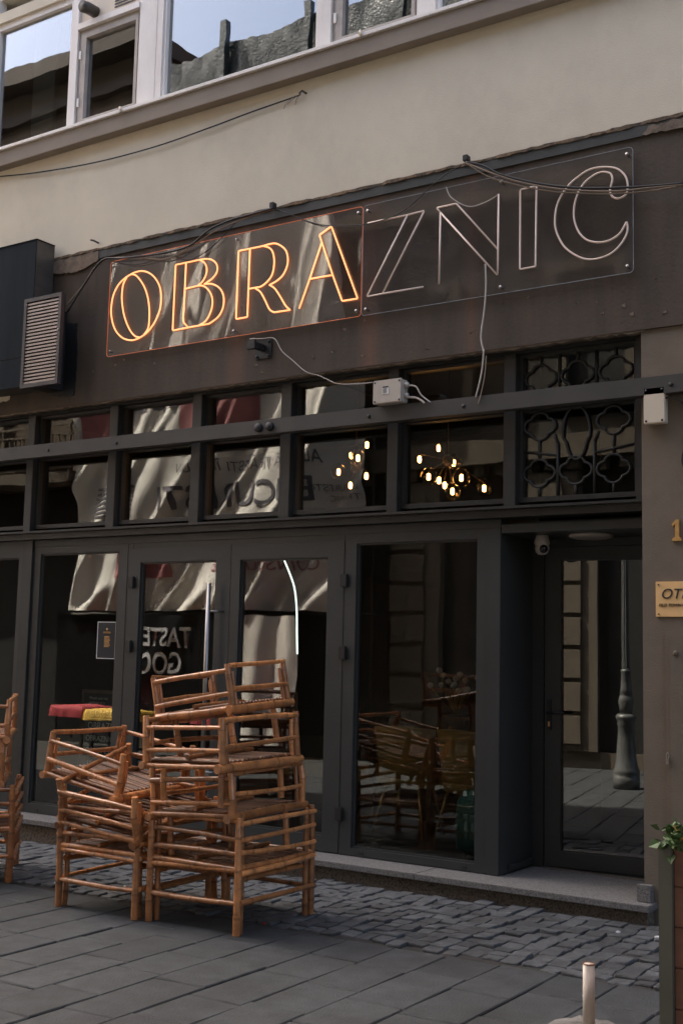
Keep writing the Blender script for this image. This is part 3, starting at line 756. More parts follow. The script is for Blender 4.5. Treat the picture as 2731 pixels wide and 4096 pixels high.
for par, x, zz in ((l2, -7.294, (2.207, 1.655, 0.44)), (l3, -5.075, (2.194, 1.641, 0.44))):
    for z in zz:
        h = box('hinge', x-0.032, x+0.032, 7.628, 7.659, z-0.05, z+0.05, M['black'], par, bev=0.006)
tube('handle', [(-6.352, 7.565, 0.60), (-6.352, 7.565, 2.185)], 0.019, M['steel'], l2, sides=14)
for z in (0.66, 1.955):
    tube('handle_bracket', [(-6.352, 7.565, z), (-6.29, 7.575, z), (-6.27, 7.659, z)], 0.009, M['steel'], l2)
for x in (-4.88, -4.02, -8.35): box('drain_cap', x-0.018, x+0.018, 7.652, 7.659, 0.165, 0.178, M['black'], l4 if x > -6 else l1)
# shopfront continuing to the left
box('side_post', -9.78, -9.66, 7.64, 7.78, 0.141, 2.617, M['oldframe'], B, bev=0.004)
leaf('fixed_light', -9.659, -8.691, -9.58, -8.76, 0.30, 2.46, z1=2.617)
leaf('fixed_light', -11.19, -9.781, -11.1, -9.86, 0.30, 2.46, z1=2.617)

# recessed entrance
boxes('recess_side', [(-3.859, -3.757, 7.781, 8.36, 0.141, 2.511)], M['frame'], B)
box('recess_ceiling', -3.757, -2.676, 7.761, 8.36, 2.513, 2.60, M['frame'], B)
box('jamb_trim', -3.756, -3.735, 7.80, 8.18, 0.16, 0.20, M['frame'], B)
rd = ring('entrance_door', (-3.665, -2.60, 0.152, 2.455), (-3.548, -2.72, 0.261, 2.359), 8.205, 8.285, M['frame'], B)
box('pane', -3.552, -2.716, 8.245, 8.251, 0.257, 2.363, M['glass_door'], rd)
ring('door_frame', (-3.756, -2.45, 0.141, 2.512), (-3.666, -2.52, 0.145, 2.456), 8.19, 8.30, M['frame'], B)
box('threshold_strip', -3.665, -2.68, 8.17, 8.204, 0.140, 0.150, M['steel'], B)
DOOR_TURN = R(6)
hd = box('handle', -3.642, -3.612, 8.19, 8.204, 1.12, 1.34, M['black'], rd)
tube('lever', [(-3.627, 8.19, 1.245), (-3.627, 8.14, 1.245), (-3.50, 8.135, 1.247)], 0.011, M['black'], hd)
box('lock_cylinder', -3.633, -3.621, 8.180, 8.189, 1.145, 1.18, M['brassplate'], hd)
dt_ = Matrix.Translation((-3.665, 8.245, 0)) @ Matrix.Rotation(DOOR_TURN, 4, 'Z') @ Matrix.Translation((3.665, -8.245, 0))
for o in [rd] + list(rd.children) + list(hd.children): o.data.transform(dt_)

# shop interior shell
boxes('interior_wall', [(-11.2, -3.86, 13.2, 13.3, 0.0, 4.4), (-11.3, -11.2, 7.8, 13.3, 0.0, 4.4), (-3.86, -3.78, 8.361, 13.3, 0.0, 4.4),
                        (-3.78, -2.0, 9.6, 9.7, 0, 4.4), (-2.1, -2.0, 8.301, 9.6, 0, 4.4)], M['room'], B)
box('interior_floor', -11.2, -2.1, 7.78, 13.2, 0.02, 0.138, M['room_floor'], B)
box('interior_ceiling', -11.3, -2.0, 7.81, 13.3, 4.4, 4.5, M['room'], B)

# ================================================================== NEON SIGNS
def neon(name, label, x0, x1, letters, on):
    s = thing(name, label, 'sign', ((x0+x1)/2, 7.47, 4.2))
    # acrylic sheet with rounded corners
    r_ = 0.03; P = []
    for cx_, cz_, a0 in ((x1-r_, 5.076-r_, 0), (x0+r_, 5.076-r_, 90), (x0+r_, 4.203+r_, 180), (x1-r_, 4.203+r_, 270)):
        for k in range(5):
            a = R(a0 + 22.5*k); P.append((cx_ + r_*math.cos(a), cz_ + r_*math.sin(a)))
    n = len(P)
    V = [(x, 7.462, z) for x, z in P] + [(x, 7.468, z) for x, z in P]
    raw('acrylic_sheet', V, [tuple(range(n)), tuple(range(2*n-1, n-1, -1))], M['acrylic'] if on else M['acrylic_b'], s)
    q = 0.9965
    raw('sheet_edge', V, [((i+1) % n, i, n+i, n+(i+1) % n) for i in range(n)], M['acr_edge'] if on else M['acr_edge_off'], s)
    if on:
        tubes('edge_glow_tube', [([(x, 7.4615, z) for x, z in P], True)], 0.0022, M['acr_edge'], s, 4)  # added tube along the rim, carries the emitted edge glow
    else:
        tubes('polished_edge', [([(x, 7.4615, z) for x, z in P], True)], 0.002, M['acr_edge_off'], s, 4)
    for ch in letters:
        paths = []
        for kind, closed, pts in LETTERS[ch]:
            p3 = [(x, 7.450, z) for x, z in pts]
            if kind == 'c': p3 = catmull(p3, bool(closed), 5)
            else:
                q3 = []
                m_ = len(p3)
                for i in range(m_ if closed else m_-1):
                    a, b_ = Vector(p3[i]), Vector(p3[(i+1) % m_])
                    L_ = (b_-a).length; e = min(0.006, L_*0.2)
                    q3 += [a + (b_-a)*(e/L_), b_ - (b_-a)*(e/L_)]
                p3 = q3 if closed else [Vector(p3[0])] + q3[1:-1] + [Vector(p3[-1])]
            paths.append((p3, bool(closed)))
        lt = tubes('neon_letter', paths, 0.0067, M['neon'] if on else M['neon_off'], s, 8)
        lt["label"] = ('glowing orange' if on else 'unlit pale') + ' outlined neon letter ' + ch
    pos = [(x0+0.04, 5.03), (x0+0.04, 4.25), (x1-0.04, 5.03), (x1-0.04, 4.25), ((x0+x1)/2+0.1, 5.03), ((x0+x1)/2+0.1, 4.25)]
    for x, z in pos:
        screw(s, x, 7.461, z, 0.012, M['steel'])
        tube('standoff', [(x, 7.469, z), (x, 7.499, z)], 0.008, M['steel'], s)
neon('neon_sign', 'clear acrylic sign with lit orange neon letters O B R A', -7.54, -4.857, 'OBRA', True)
neon('neon_sign', 'clear acrylic sign with unlit white neon letters Z N I C', -4.851, -2.703, 'ZNIC', False)

# ================================================================== WALL FITTINGS
def cable(name, label, pts, r, m, cat='cable'):
    return tag(tube(name, catmull(pts, False, 6), r, M[m], None, 6), label, cat)
for k, lab, r_, m in (('upper', 'thin dark wire strung across the pale upper wall', 0.006, 'cable'),
                  ('bundleR', 'top black cable sagging over the letter C', 0.008, 'cable'),
                  ('bundleR2', 'tan cable sagging just under the black one over the letter C', 0.006, 'cable_t'),
                  ('bundleR3', 'lowest thin tan cable of the bundle over the letter C', 0.005, 'cable_t'),
                  ('bundleL', 'black cable running over the letters O and B to the vent', 0.009, 'cable'),
                  ('bundleL2', 'tan cable looping along the black one above the letter O', 0.006, 'cable_t'),
                  ('thin', 'thin black wire hanging in front of the letters A and Z', 0.004, 'cable'),
                  ('drop', 'white cable hanging below the letter N to the beam', 0.006, 'cable_w'),
                  ('bracketwire', 'thin white wire from the black bracket to the grey junction box', 0.004, 'cable_w'),
                  ('jb1', 'upper white cable leaving the grey junction box', 0.006, 'cable_w'),
                  ('jb2', 'lower thick white cable leaving the grey junction box', 0.009, 'cable_w'),
                  ('nwire', 'short white wire looped over the top of the letter N', 0.004, 'cable_w')):
    cable('cable', lab, WIRES[k], r_, m)
cable('cable', 'second thin tan cable beside the white one below the letter N', [(x+0.02, y, z-0.05) for x, y, z in WIRES['drop'][4:]], 0.004, 'cable_t')
cable('cable', 'faint thin black wire looping below the cables over the letter O', [(-7.50, 7.44, 5.07), (-7.2, 7.44, 4.99), (-6.8, 7.44, 5.0), (-6.6, 7.44, 4.93), (-6.35, 7.44, 5.0), (-6.1, 7.44, 5.17)], 0.004, 'cable')
wf = thing('wire_hook', 'frayed wire tied to a small hook on the upper wall', 'hook', (-5.49, 7.5, 6.16))
tube('hook', [(-5.47, 7.53, 6.17), (-5.48, 7.47, 6.175), (-5.51, 7.475, 6.16)], 0.009, M['galv'], wf)
for k in range(3):
    rr = random.Random(64+k)
    tube('loose_end', catmull([(-5.50-0.03*k, 7.49, 6.16), (-5.53-0.05*k, 7.475, 6.13+rr.uniform(-.02, .01)), (-5.56-0.05*k+rr.uniform(-.04, .05), 7.47, 6.08+rr.uniform(-.03, .02))]), 0.003, M['cable_t'], wf, 5)
for x, z, w_ in ((-3.955, 5.25, 'right'), (-5.72, 5.235, 'left')):
    tag(box('cable_clip', x-0.02, x+0.02, 7.42, 7.475, z-0.015, z+0.03, M['black'], None, bev=0.004), 'small black cable clip on the band edge, ' + ('where the cables over the letter C start' if w_ == 'right' else 'above the letter A'), 'clip')
tag(tube('wall_nail', [(-7.769, 7.53, 5.31), (-7.769, 7.46, 5.315), (-7.80, 7.455, 5.325)], 0.009, M['galv']), 'bent nail in the pale wall above the letter O', 'nail')

def jbox(name, label, x0, x1, z0, z1, y0, y1, m, lab=False):
    t = thing(name, label, 'junction box', ((x0+x1)/2, y1, z0))
    box('housing', x0+.004, x1-.004, y0+0.022, y1, z0+.004, z1-.004, M[m], t, bev=0.004)
    box('lid', x0, x1, y0, y0+0.021, z0, z1, M[m], t, bev=0.006)
    for x in (x0+.018, x1-.018):
        for z in (z0+.018, z1-.018):
            tube('screw', [(x, y0+.002, z), (x, y0-.002, z)], 0.008, M['black'], t)
    return t
j = jbox('junction_box', 'grey junction box with a label sticker resting on the beam', -4.67, -4.424, 3.477, 3.655, 7.36, 7.46, 'greybox')
stk = box('sticker', -4.585, -4.53, 7.357, 7.3598, 3.545, 3.605, M['paper'], j)
box('barcode', -4.583, -4.532, 7.3562, 7.3568, 3.593, 3.604, M['ink'], stk)
for k in range(6): box('print_line', -4.580, -4.55+0.003*(k % 3), 7.3562, 7.3568, 3.552+k*0.0065, 3.555+k*0.0065, M['ink'], stk)
for z in (3.53, 3.61): tube('gland', [(-4.428, 7.42, z), (-4.40, 7.42, z)], 0.02, M['greybox'], j, 12)
j2 = jbox('junction_box', 'cream junction box on the brown pillar under the beam', -2.634, -2.492, 3.165, 3.404, 7.44, 7.52, 'cream')
cable('cable', 'black cable leaving the cream junction box on the pillar', [(-2.50, 7.47, 3.33), (-2.44, 7.46, 3.325), (-2.38, 7.47, 3.28), (-2.33, 7.49, 3.15), (-2.38, 7.50, 3.02), (-2.40, 7.50, 2.9), (-2.33, 7.50, 2.75)], 0.006, 'cable')

br = thing('wall_bracket', 'black steel plate bracket under the letter R', 'bracket', (-5.80, 7.5, 4.07))
box('plate', -5.893, -5.723, 7.490, 7.4985, 3.988, 4.148, M['black'], br, bev=0.003)
box('arm', -5.83, -5.79, 7.36, 7.489, 4.05, 4.10, M['black'], br, bev=0.003)
box('clamp', -5.86, -5.775, 7.335, 7.36, 4.035, 4.115, M['black'], br, bev=0.004)
for x in (-5.87, -5.75):
    for z in (4.01, 4.125): tube('bolt', [(x, 7.489, z), (x, 7.479, z)], 0.011, M['black'], br)

# duct box and louvre at the left
vb = thing('duct_box', 'navy sheet metal duct box fixed to the wall at the left edge', 'duct', (-9.0, 7.45, 3.99))
box('front_panel', -11.0, -8.302, 7.262, 7.268, 4.262, 5.352, M['bluebox'], vb)
box('lower_panel', -11.0, -8.302, 7.260, 7.268, 3.985, 4.256, M['bluebox'], vb)
box('body', -11.0, -8.300, 7.2685, 7.483, 3.985, 5.358, M['galv'], vb)
box('cap', -11.0, -8.292, 7.256, 7.482, 5.359, 5.366, M['bluebox'], vb)
lv = thing('louvre_vent', 'metal louvre vent grille in front of the navy duct box', 'vent', (-8.1, 7.3, 3.95))
ring('louvre_frame', (-8.345, -7.862, 3.948, 4.778), (-8.310, -7.897, 3.983, 4.743), 7.195, 7.235, M['louvre_f'], lv)
box('back_plate', -8.34, -7.868, 7.236, 7.248, 3.95, 4.776, M['black'], lv)
box('duct', -8.296, -8.10, 7.2485, 7.488, 3.96, 4.70, M['black'], lv)
lm = None
for k in range(24):
    z = 3.990 + k*0.0316
    if lm is None:
        v = [(-8.309, 7.234, z), (-7.898, 7.234, z), (-7.898, 7.200, z-0.004), (-8.309, 7.200, z-0.004), (-8.309, 7.203, z+0.014), (-7.898, 7.203, z+0.014), (-7.898, 7.234, z+0.026), (-8.309, 7.234, z+0.026)]
        f = [(3, 2, 1, 0), (2, 3, 4, 5), (5, 4, 7, 6), (0, 1, 6, 7), (0, 7, 4, 3), (1, 2, 5, 6)]
        o = raw('louvre_slat', v, f, M['louvre'], lv); lm = o.data; z_0 = z
    else:
        o = link('louvre_slat', lm, M['louvre'], lv); o.location = (0, 0, z - z_0)
tube('screw', [(-7.88, 7.195, 4.44), (-7.88, 7.188, 4.44)], 0.009, M['cream'], lv)

# entrance fittings
cm = thing('security_camera', 'pale dome security camera under the entrance ceiling', 'camera', (-3.55, 7.9, 2.37))
lathe('mount', [(0.045, 2.512), (0.045, 2.50), (0.052, 2.48), (0.056, 2.455), (0.045, 2.43), (0.02, 2.425)][::-1], -3.55, 7.9, M['cam'], cm, 20)
lathe('ball', [(0.001, 2.37), (0.028, 2.376), (0.045, 2.392), (0.0525, 2.42), (0.045, 2.447), (0.028, 2.46), (0.001, 2.465)], -3.55, 7.9, M['cam'], cm, 20)
Vl = []
ln = lathe('lens', [(0.030, -0.02), (0.030, 0.0), (0.02, 0.006), (0.001, 0.008)], 0, 0, M['lens'], cm, 16)
ln.data.transform(Matrix.Translation((-3.55, 7.90, 2.417)) @ (Vector((0.62, -0.78, -0.12)).to_track_quat('Z', 'Y').to_matrix().to_4x4()) @ Matrix.Translation((0, 0, 0.048)))
cl = thing('ceiling_light', 'round flat ceiling light in the entrance recess', 'lamp', (-3.2, 7.95, 2.48))
lathe('lamp_housing', [(0.155, 2.49), (0.155, 2.512)], -3.2, 7.95, M['cam'], cl, 28)
lathe('diffuser', [(0.12, 2.482), (0.148, 2.4895)], -3.2, 7.95, M['disc'], cl, 28)

# pillar fittings
def digit_one(x, z, h, label):
    w = h*0.36
    P = [(-.10, 0), (.62, 0), (.62, .10), (.44, .20), (.44, 1.0), (.22, 1.0), (-.12, .78), (-.05, .68), (.14, .80), (.14, .20), (-.10, .10)]
    P = [(x + px*h*0.6, z + pz*h) for px, pz in P]
    n = len(P)
    V = [(a, 7.503, b_) for a, b_ in P] + [(a, 7.519, b_) for a, b_ in P]
    o = raw('house_number', V, [tuple(range(n))] + [((i+1) % n, i, n+i, n+(i+1) % n) for i in range(n)], M['brass'])
    tag(o, label, 'number')
digit_one(-2.465, 2.403, 0.137, 'left brass house number digit on the brown pillar')
digit_one(-2.375, 2.403, 0.137, 'right brass house number digit on the brown pillar')
pl = thing('name_plate', 'gold plate with dark script lettering on the brown pillar', 'sign', (-2.4, 7.51, 1.92))
box('plate', -2.585, -2.18, 7.508, 7.519, 1.919, 2.144, M['brassplate'], pl, bev=0.002)
text('lettering', 'OT', 0.092, (-2.553, 7.505, 2.035), M['ink'], pl, shear=0.25)
text('lettering', 'inn', 0.05, (-2.418, 7.505, 2.035), M['ink'], pl, shear=0.3)
text('lettering', 'OLD TOWN LUXURY', 0.026, (-2.566, 7.505, 1.985), M['ink'], pl, shear=0.3)
for z in (1.937, 2.124): screw(pl, -2.565, 7.508, z, 0.005, M['black'])
mc = thing('meter_cabinet', 'brown painted meter cabinet door set in the pillar', 'cabinet', (-2.2, 7.5, 0.6))
box('cabinet_frame', -2.523, -1.70, 7.505, 7.5195, 0.35, 1.822, M['pillar'], mc, bev=0.002)
box('cabinet_door', -2.494, -1.73, 7.497, 7.5045, 0.38, 1.783, M['pillar'], mc, bev=0.002)
lathe('cabinet_lock', [(0.016, 0), (0.016, 0.008), (0.008, 0.010)], 0, 0, M['pillar'], mc, 12).matrix_local = Matrix.Translation((-2.2, 7.5, 0.6)).inverted() @ Matrix.Translation((-2.455, 7.497, 1.69)) @ Matrix.Rotation(R(90), 4, 'X')
pk = thing('padlock', 'small steel padlock hanging on the meter cabinet', 'padlock', (-2.507, 7.48, 1.0))
box('lock_body', -2.52, -2.497, 7.478, 7.494, 0.995, 1.03, M['steel'], pk, bev=0.003)
tube('shackle', catmull([(-2.516, 7.486, 1.03), (-2.516, 7.486, 1.055), (-2.5085, 7.486, 1.066), (-2.501, 7.486, 1.055), (-2.501, 7.486, 1.03)]), 0.003, M['steel'], pk)

# poster stuck on the first pane
ps = thing('poster', 'small framed notice stuck on the left fixed pane', 'poster', (-7.6, 7.69, 1.54))
ring('border', (-7.722, -7.496, 1.541, 1.866), (-7.716, -7.502, 1.547, 1.860), 7.688, 7.6945, M['paper'], ps)
box('sheet', -7.715, -7.503, 7.6905, 7.6945, 1.548, 1.859, M['chalkboard'], ps)
text('lettering', 'AMORA', 0.026, (-7.605, 7.6895, 1.763), M['brass'], ps, align='CENTER')
lathe('emblem', [(0.011, 0), (0.011, 0.001)], 0, 0, M['brass'], ps, 14).data.transform(Matrix.Translation((-7.606, 7.6903, 1.80)) @ Matrix.Rotation(R(90), 4, 'X'))
for k in range(9): box('print_line', -7.635, -7.575+0.004*((k*7) % 4), 7.6895, 7.690, 1.645+k*0.011, 1.6505+k*0.011, M['brass'], ps)

# ================================================================== SHOP INTERIOR
def yellow_chair(x, y, rz, label, m='mustard'):
    t = thing('dining_chair', label, 'chair', (x, y, 0.139), group='upholstered chairs behind the glass', rot=(0, 0, rz))
    def lp(name, V, F, mm, sm=True):
        o = bpy.data.objects.new(name, mesh(name, V, F, sm)); C.objects.link(o); o.data.materials.append(M[mm]); o.parent = t
        return o
    # curved tub back (towards -y, the street)
    nu, nv = 14, 6; V, F = [], []
    for side in (0, 1):
        for j_ in range(nv+1):
            z = 0.46 + 0.44*j_/nv
            for i in range(nu+1):
                a = R(-68 + 136*i/nu)
                rad = (0.225 + 0.05*j_/nv) + (0.035 if side else 0)
                V.append((rad*math.sin(a), 0.02 - rad*math.cos(a)*(0.92+0.12*j_/nv), z + (0.012*math.cos(a*2) if j_ == nv else 0)))
    W_ = nu+1; off = (nv+1)*W_
    for j_ in range(nv):
        for i in range(nu):
            a = j_*W_+i
            F.append((a+1, a, a+W_, a+W_+1)); F.append((off+a, off+a+1, off+a+W_+1, off+a+W_))
    for i in range(nu):
        a = nv*W_+i; F.append((a, off+a, off+a+1, a+1)); F.append((i+1, off+i+1, off+i, i))
    for j_ in range(nv):
        a = j_*W_; F.append((a, off+a, off+a+W_, a+W_)); b_ = a+nu; F.append((b_+W_, off+b_+W_, off+b_, b_))
    lp('backrest', V, F, m)
    V, F = [], []
    prof = [(0.05, .40), (0.22, .405), (0.25, .43), (0.25, .47), (0.22, .485), (0.02, .485)]
    for r_, z in prof:
        for k in range(18): V.append((r_*math.cos(k*math.pi/9), r_*math.sin(k*math.pi/9), z))
    for i in range(5):
        for k in range(18): q = (k+1) % 18; F.append((i*18+k, i*18+q, (i+1)*18+q, (i+1)*18+k))
    F.append(tuple(range(17, -1, -1))); F.append(tuple(90+k for k in range(18)))
    lp('seat', V, F, m)
    for sx in (-1, 1):
        for sy in (-1, 1):
            v, f = tube_geo([(sx*0.15, sy*0.14, 0.41), (sx*0.235, sy*0.22, 0.0)], 0.012, 8, rad=[0.013, 0.008]); lp('leg', v, f, 'gold')
yellow_chair(-5.18, 8.86, R(5), 'mustard upholstered chair behind the right fixed pane, left of the two')
yellow_chair(-4.57, 8.84, R(-6), 'mustard upholstered chair behind the right fixed pane, beside the corner post')
pf = thing('pouf', 'teal upholstered pouf low behind the corner post', 'pouf', (-4.12, 8.2, 0.139))
lathe('cushion', [(0.18, 0.20), (0.225, 0.22), (0.235, 0.40), (0.225, 0.56), (0.19, 0.63), (0.10, 0.655), (0.01, 0.66)], -4.12, 8.2, M['teal'], pf, 24)
lathe('base', [(0.16, 0.139), (0.16, 0.199)], -4.12, 8.2, M['black'], pf, 24)
def table(x, y, w, d, h, label, m, top_z=0.139):
    t = thing('dining_table', label, 'table', (x, y, top_z))
    box('table_top', x-w/2, x+w/2, y-d/2, y+d/2, top_z+h-0.03, top_z+h, M[m], t, bev=0.005)
    for sx in (-1, 1):
        for sy in (-1, 1): box('leg', x+sx*(w/2-.06)-.02, x+sx*(w/2-.06)+.02, y+sy*(d/2-.06)-.02, y+sy*(d/2-.06)+.02, top_z, top_z+h-0.031, M['black'], t)
    return t
table(-4.9, 9.35, 1.6, 0.8, 0.75, 'dark wooden table behind the mustard chairs', 'darkwood')
vs = thing('flower_basket', 'wicker basket of pale dried flowers on the dark table', 'flowers', (-4.98, 9.3, 0.889))
lathe('basket', [(0.09, 0.889), (0.12, 0.95), (0.135, 1.10), (0.12, 1.13)], -4.98, 9.3, M['darkwood'], vs, 16)
for k in range(14):
    rr = random.Random(300+k); ex, ey, ez = -4.98+rr.uniform(-.22, .22), 9.3+rr.uniform(-.12, .12), 1.33+rr.uniform(0, .2)
    tube('stem', [(-4.98, 9.3, 1.1), (ex, ey, ez)], 0.004, M['leaf_y'], vs, 5)
    lathe('flower', [(0.004, ez-.02), (0.03, ez), (0.026, ez+.025), (0.004, ez+.035)], ex, ey, M['paper'], vs, 8)
bn = thing('bench', 'mustard bench seat behind the door leaf', 'bench', (-6.2, 9.9, 0.139))
box('seat', -7.3, -5.0, 9.6, 10.1, 0.45, 0.58, M['mustard'], bn, bev=0.02)
box('base', -7.25, -5.05, 9.65, 10.05, 0.139, 0.449, M['black'], bn)
def chandelier(label, cx_, cy_, bulbs):
    t = thing('bulb_chandelier', label, 'lamp', (cx_, cy_, 4.4))
    lathe('hub', [(0.02, 3.46), (0.05, 3.44), (0.05, 3.38), (0.02, 3.36)][::-1], cx_, cy_, M['gold_dark'], t, 12)
    tube('rod', [(cx_, cy_, 4.4), (cx_, cy_, 3.40)], 0.006, M['gold_dark'], t)
    for i, (x, y, z, big) in enumerate(bulbs):
        tube('arm', [(cx_, cy_, 3.41), (x, y, z+0.05)], 0.004, M['gold_dark'], t, 6)
        r_ = 0.082 if big else 0.03
        lathe('bulb', [(0.002, z-r_), (r_*.5, z-r_*.87), (r_*.87, z-r_*.5), (r_, z), (r_*.87, z+r_*.5), (r_*.5, z+r_*.87), (0.015, z+r_*1.05)], x, y, M['bulbglass'], t, 14)
        lathe('filament', [(0.006, z-0.032), (0.017, z-0.024), (0.017, z+0.024), (0.006, z+0.032)], x, y, M['bulb'], t, 8)
rb = random.Random(8)
BL = [(-6.08, 3.62), (-6.26, 3.53), (-6.18, 3.50), (-6.40, 3.38), (-6.08, 3.32), (-6.26, 3.24)]
BR = [(-5.30, 3.53), (-5.50, 3.44), (-5.14, 3.38), (-5.29, 3.23), (-5.23, 3.18), (-5.15, 3.12), (-5.06, 3.24), (-4.83, 3.13), (-5.40, 3.27)]
def spread(L, big):
    out = []
    for i, (x, z) in enumerate(L):
        y = 9.5 + rb.uniform(-.28, .28); k = y/9.5
        out.append((x*k, y, 1.65 + (z-1.65)*k, i in big))
    return out
chandelier('cluster of glowing filament bulbs behind the middle transom pane', -6.2, 9.5, spread(BL, (2, 3)))
chandelier('cluster of glowing filament bulbs behind the transom pane beside the grille', -5.2, 9.5, spread(BR, (2, 5, 6, 7, 8)))
tag(tube('led_arc', catmull([(-6.51, 8.8, 2.48), (-6.44, 8.8, 2.35), (-6.38, 8.8, 2.21), (-6.35, 8.8, 2.02), (-6.34, 8.8, 1.80), (-6.33, 8.8, 1.62)]), 0.0075, M['led']), 'curved white light tube glowing behind the right door leaf', 'lamp')
cb = thing('chalkboard', 'black chalkboard menu standing behind the left fixed pane', 'chalkboard', (-7.9, 8.0, 0.139))
box('board', -8.16, -7.55, 8.0, 8.02, 0.30, 1.22, M['chalkboard'], cb)
ring('board_frame', (-8.19, -7.52, 0.27, 1.25), (-8.159, -7.551, 0.301, 1.219), 7.995, 8.03, M['darkwood'], cb)
for x in (-8.17, -7.54): box('leg', x-.015, x+.015, 8.0, 8.03, 0.139, 0.269, M['darkwood'], cb)
for s_, x, z, sz in (('Mesele sunt mai', -8.09, 1.165, 0.035), ('gustoase cu o', -8.09, 1.125, 0.035), ('COMBO', -8.08, 1.01, 0.085), ('OBRAZNIC', -8.10, 0.90, 0.085),
                 ('OBRAZNICA', -8.12, 0.79, 0.07), ('GAMA COLA', -8.12, 0.68, 0.075), ('19 lei', -8.10, 0.56, 0.075)):
    text('chalk_line', s_, sz, (x, 7.997, z), M['chalk'], cb, extrude=0.001)
box('chalk_rule', -8.10, -7.66, 7.997, 7.999, 0.987, 0.992, M['chalk'], cb)

# ================================================================== BAMBOO CHAIRS
def pole_mesh(seed, nodes):
    rnd = random.Random(seed); V, F = [], []
    sides = 9; rings = []
    ps = sorted([min(.95, max(.05, (k+.5)/nodes + rnd.uniform(-.25, .25)/nodes)) for k in range(nodes)])
    zs = [(0, 0.97)]
    for p in ps: zs += [(p-0.022, 1.0), (p-0.008, 1.10), (p+0.004, 1.13), (p+0.012, 0.98)]
    zs += [(1, 0.95)]
    zs = sorted(zs)
    ax, ay = rnd.uniform(-.5, .5), rnd.uniform(-.5, .5); ph = rnd.uniform(0, 3)
    for z, r_ in zs:
        bx_, by_ = ax*math.sin(math.pi*z)+.15*math.sin(5*z+ph), ay*math.sin(math.pi*z)
        tp = 1.06 - 0.12*z
        for k in range(sides):
            t = 2*math.pi*k/sides; V.append((bx_ + r_*tp*math.cos(t), by_ + r_*tp*math.sin(t), z))
    n = len(zs)
    for i in range(n-1):
        for k in range(sides):
            q = (k+1) % sides; F.append((i*sides+k, i*sides+q, (i+1)*sides+q, (i+1)*sides+k))
    F.append(tuple(range(sides-1, -1, -1))); F.append(tuple((n-1)*sides+k for k in range(sides)))
    me = mesh('bamboo', V, F)
    at = me.attributes.new('node', 'FLOAT', 'POINT')
    for i, (z, r_) in enumerate(zs):
        for k in range(sides): at.data[i*sides+k].value = 1.0 if r_ > 1.05 else 0.0
    for p in me.polygons: p.use_smooth = len(p.vertices) == 4
    return me
POLES = {n: [pole_mesh(100*n+s, n) for s in range(5)] for n in (1, 2, 3)}
SLAT = pole_mesh(999, 2)
for L_ in POLES.values():
    for m_ in L_: m_.materials.append(M['bamboo'])
SLAT.materials.append(M['slat'])
rp = random.Random(77)
def pole(name, a, b_, r_, parent, me=None):
    a, b_ = Vector(a), Vector(b_); d = b_-a
    if me is None:
        n = 1 if d.length < 0.34 else (2 if rp.random() < 0.7 else 3)
        me = rp.choice(POLES[n])
    o = bpy.data.objects.new(name, me); C.objects.link(o); o.parent = parent
    q = d.to_track_quat('Z', 'Y') @ Matrix.Rotation(rp.uniform(0, 6.28), 4, 'Z').to_quaternion()
    o.matrix_local = Matrix.Translation(a) @ q.to_matrix().to_4x4() @ Matrix.Diagonal((r_, r_, d.length, 1))
    return o
def J(a): return rp.uniform(-a, a)
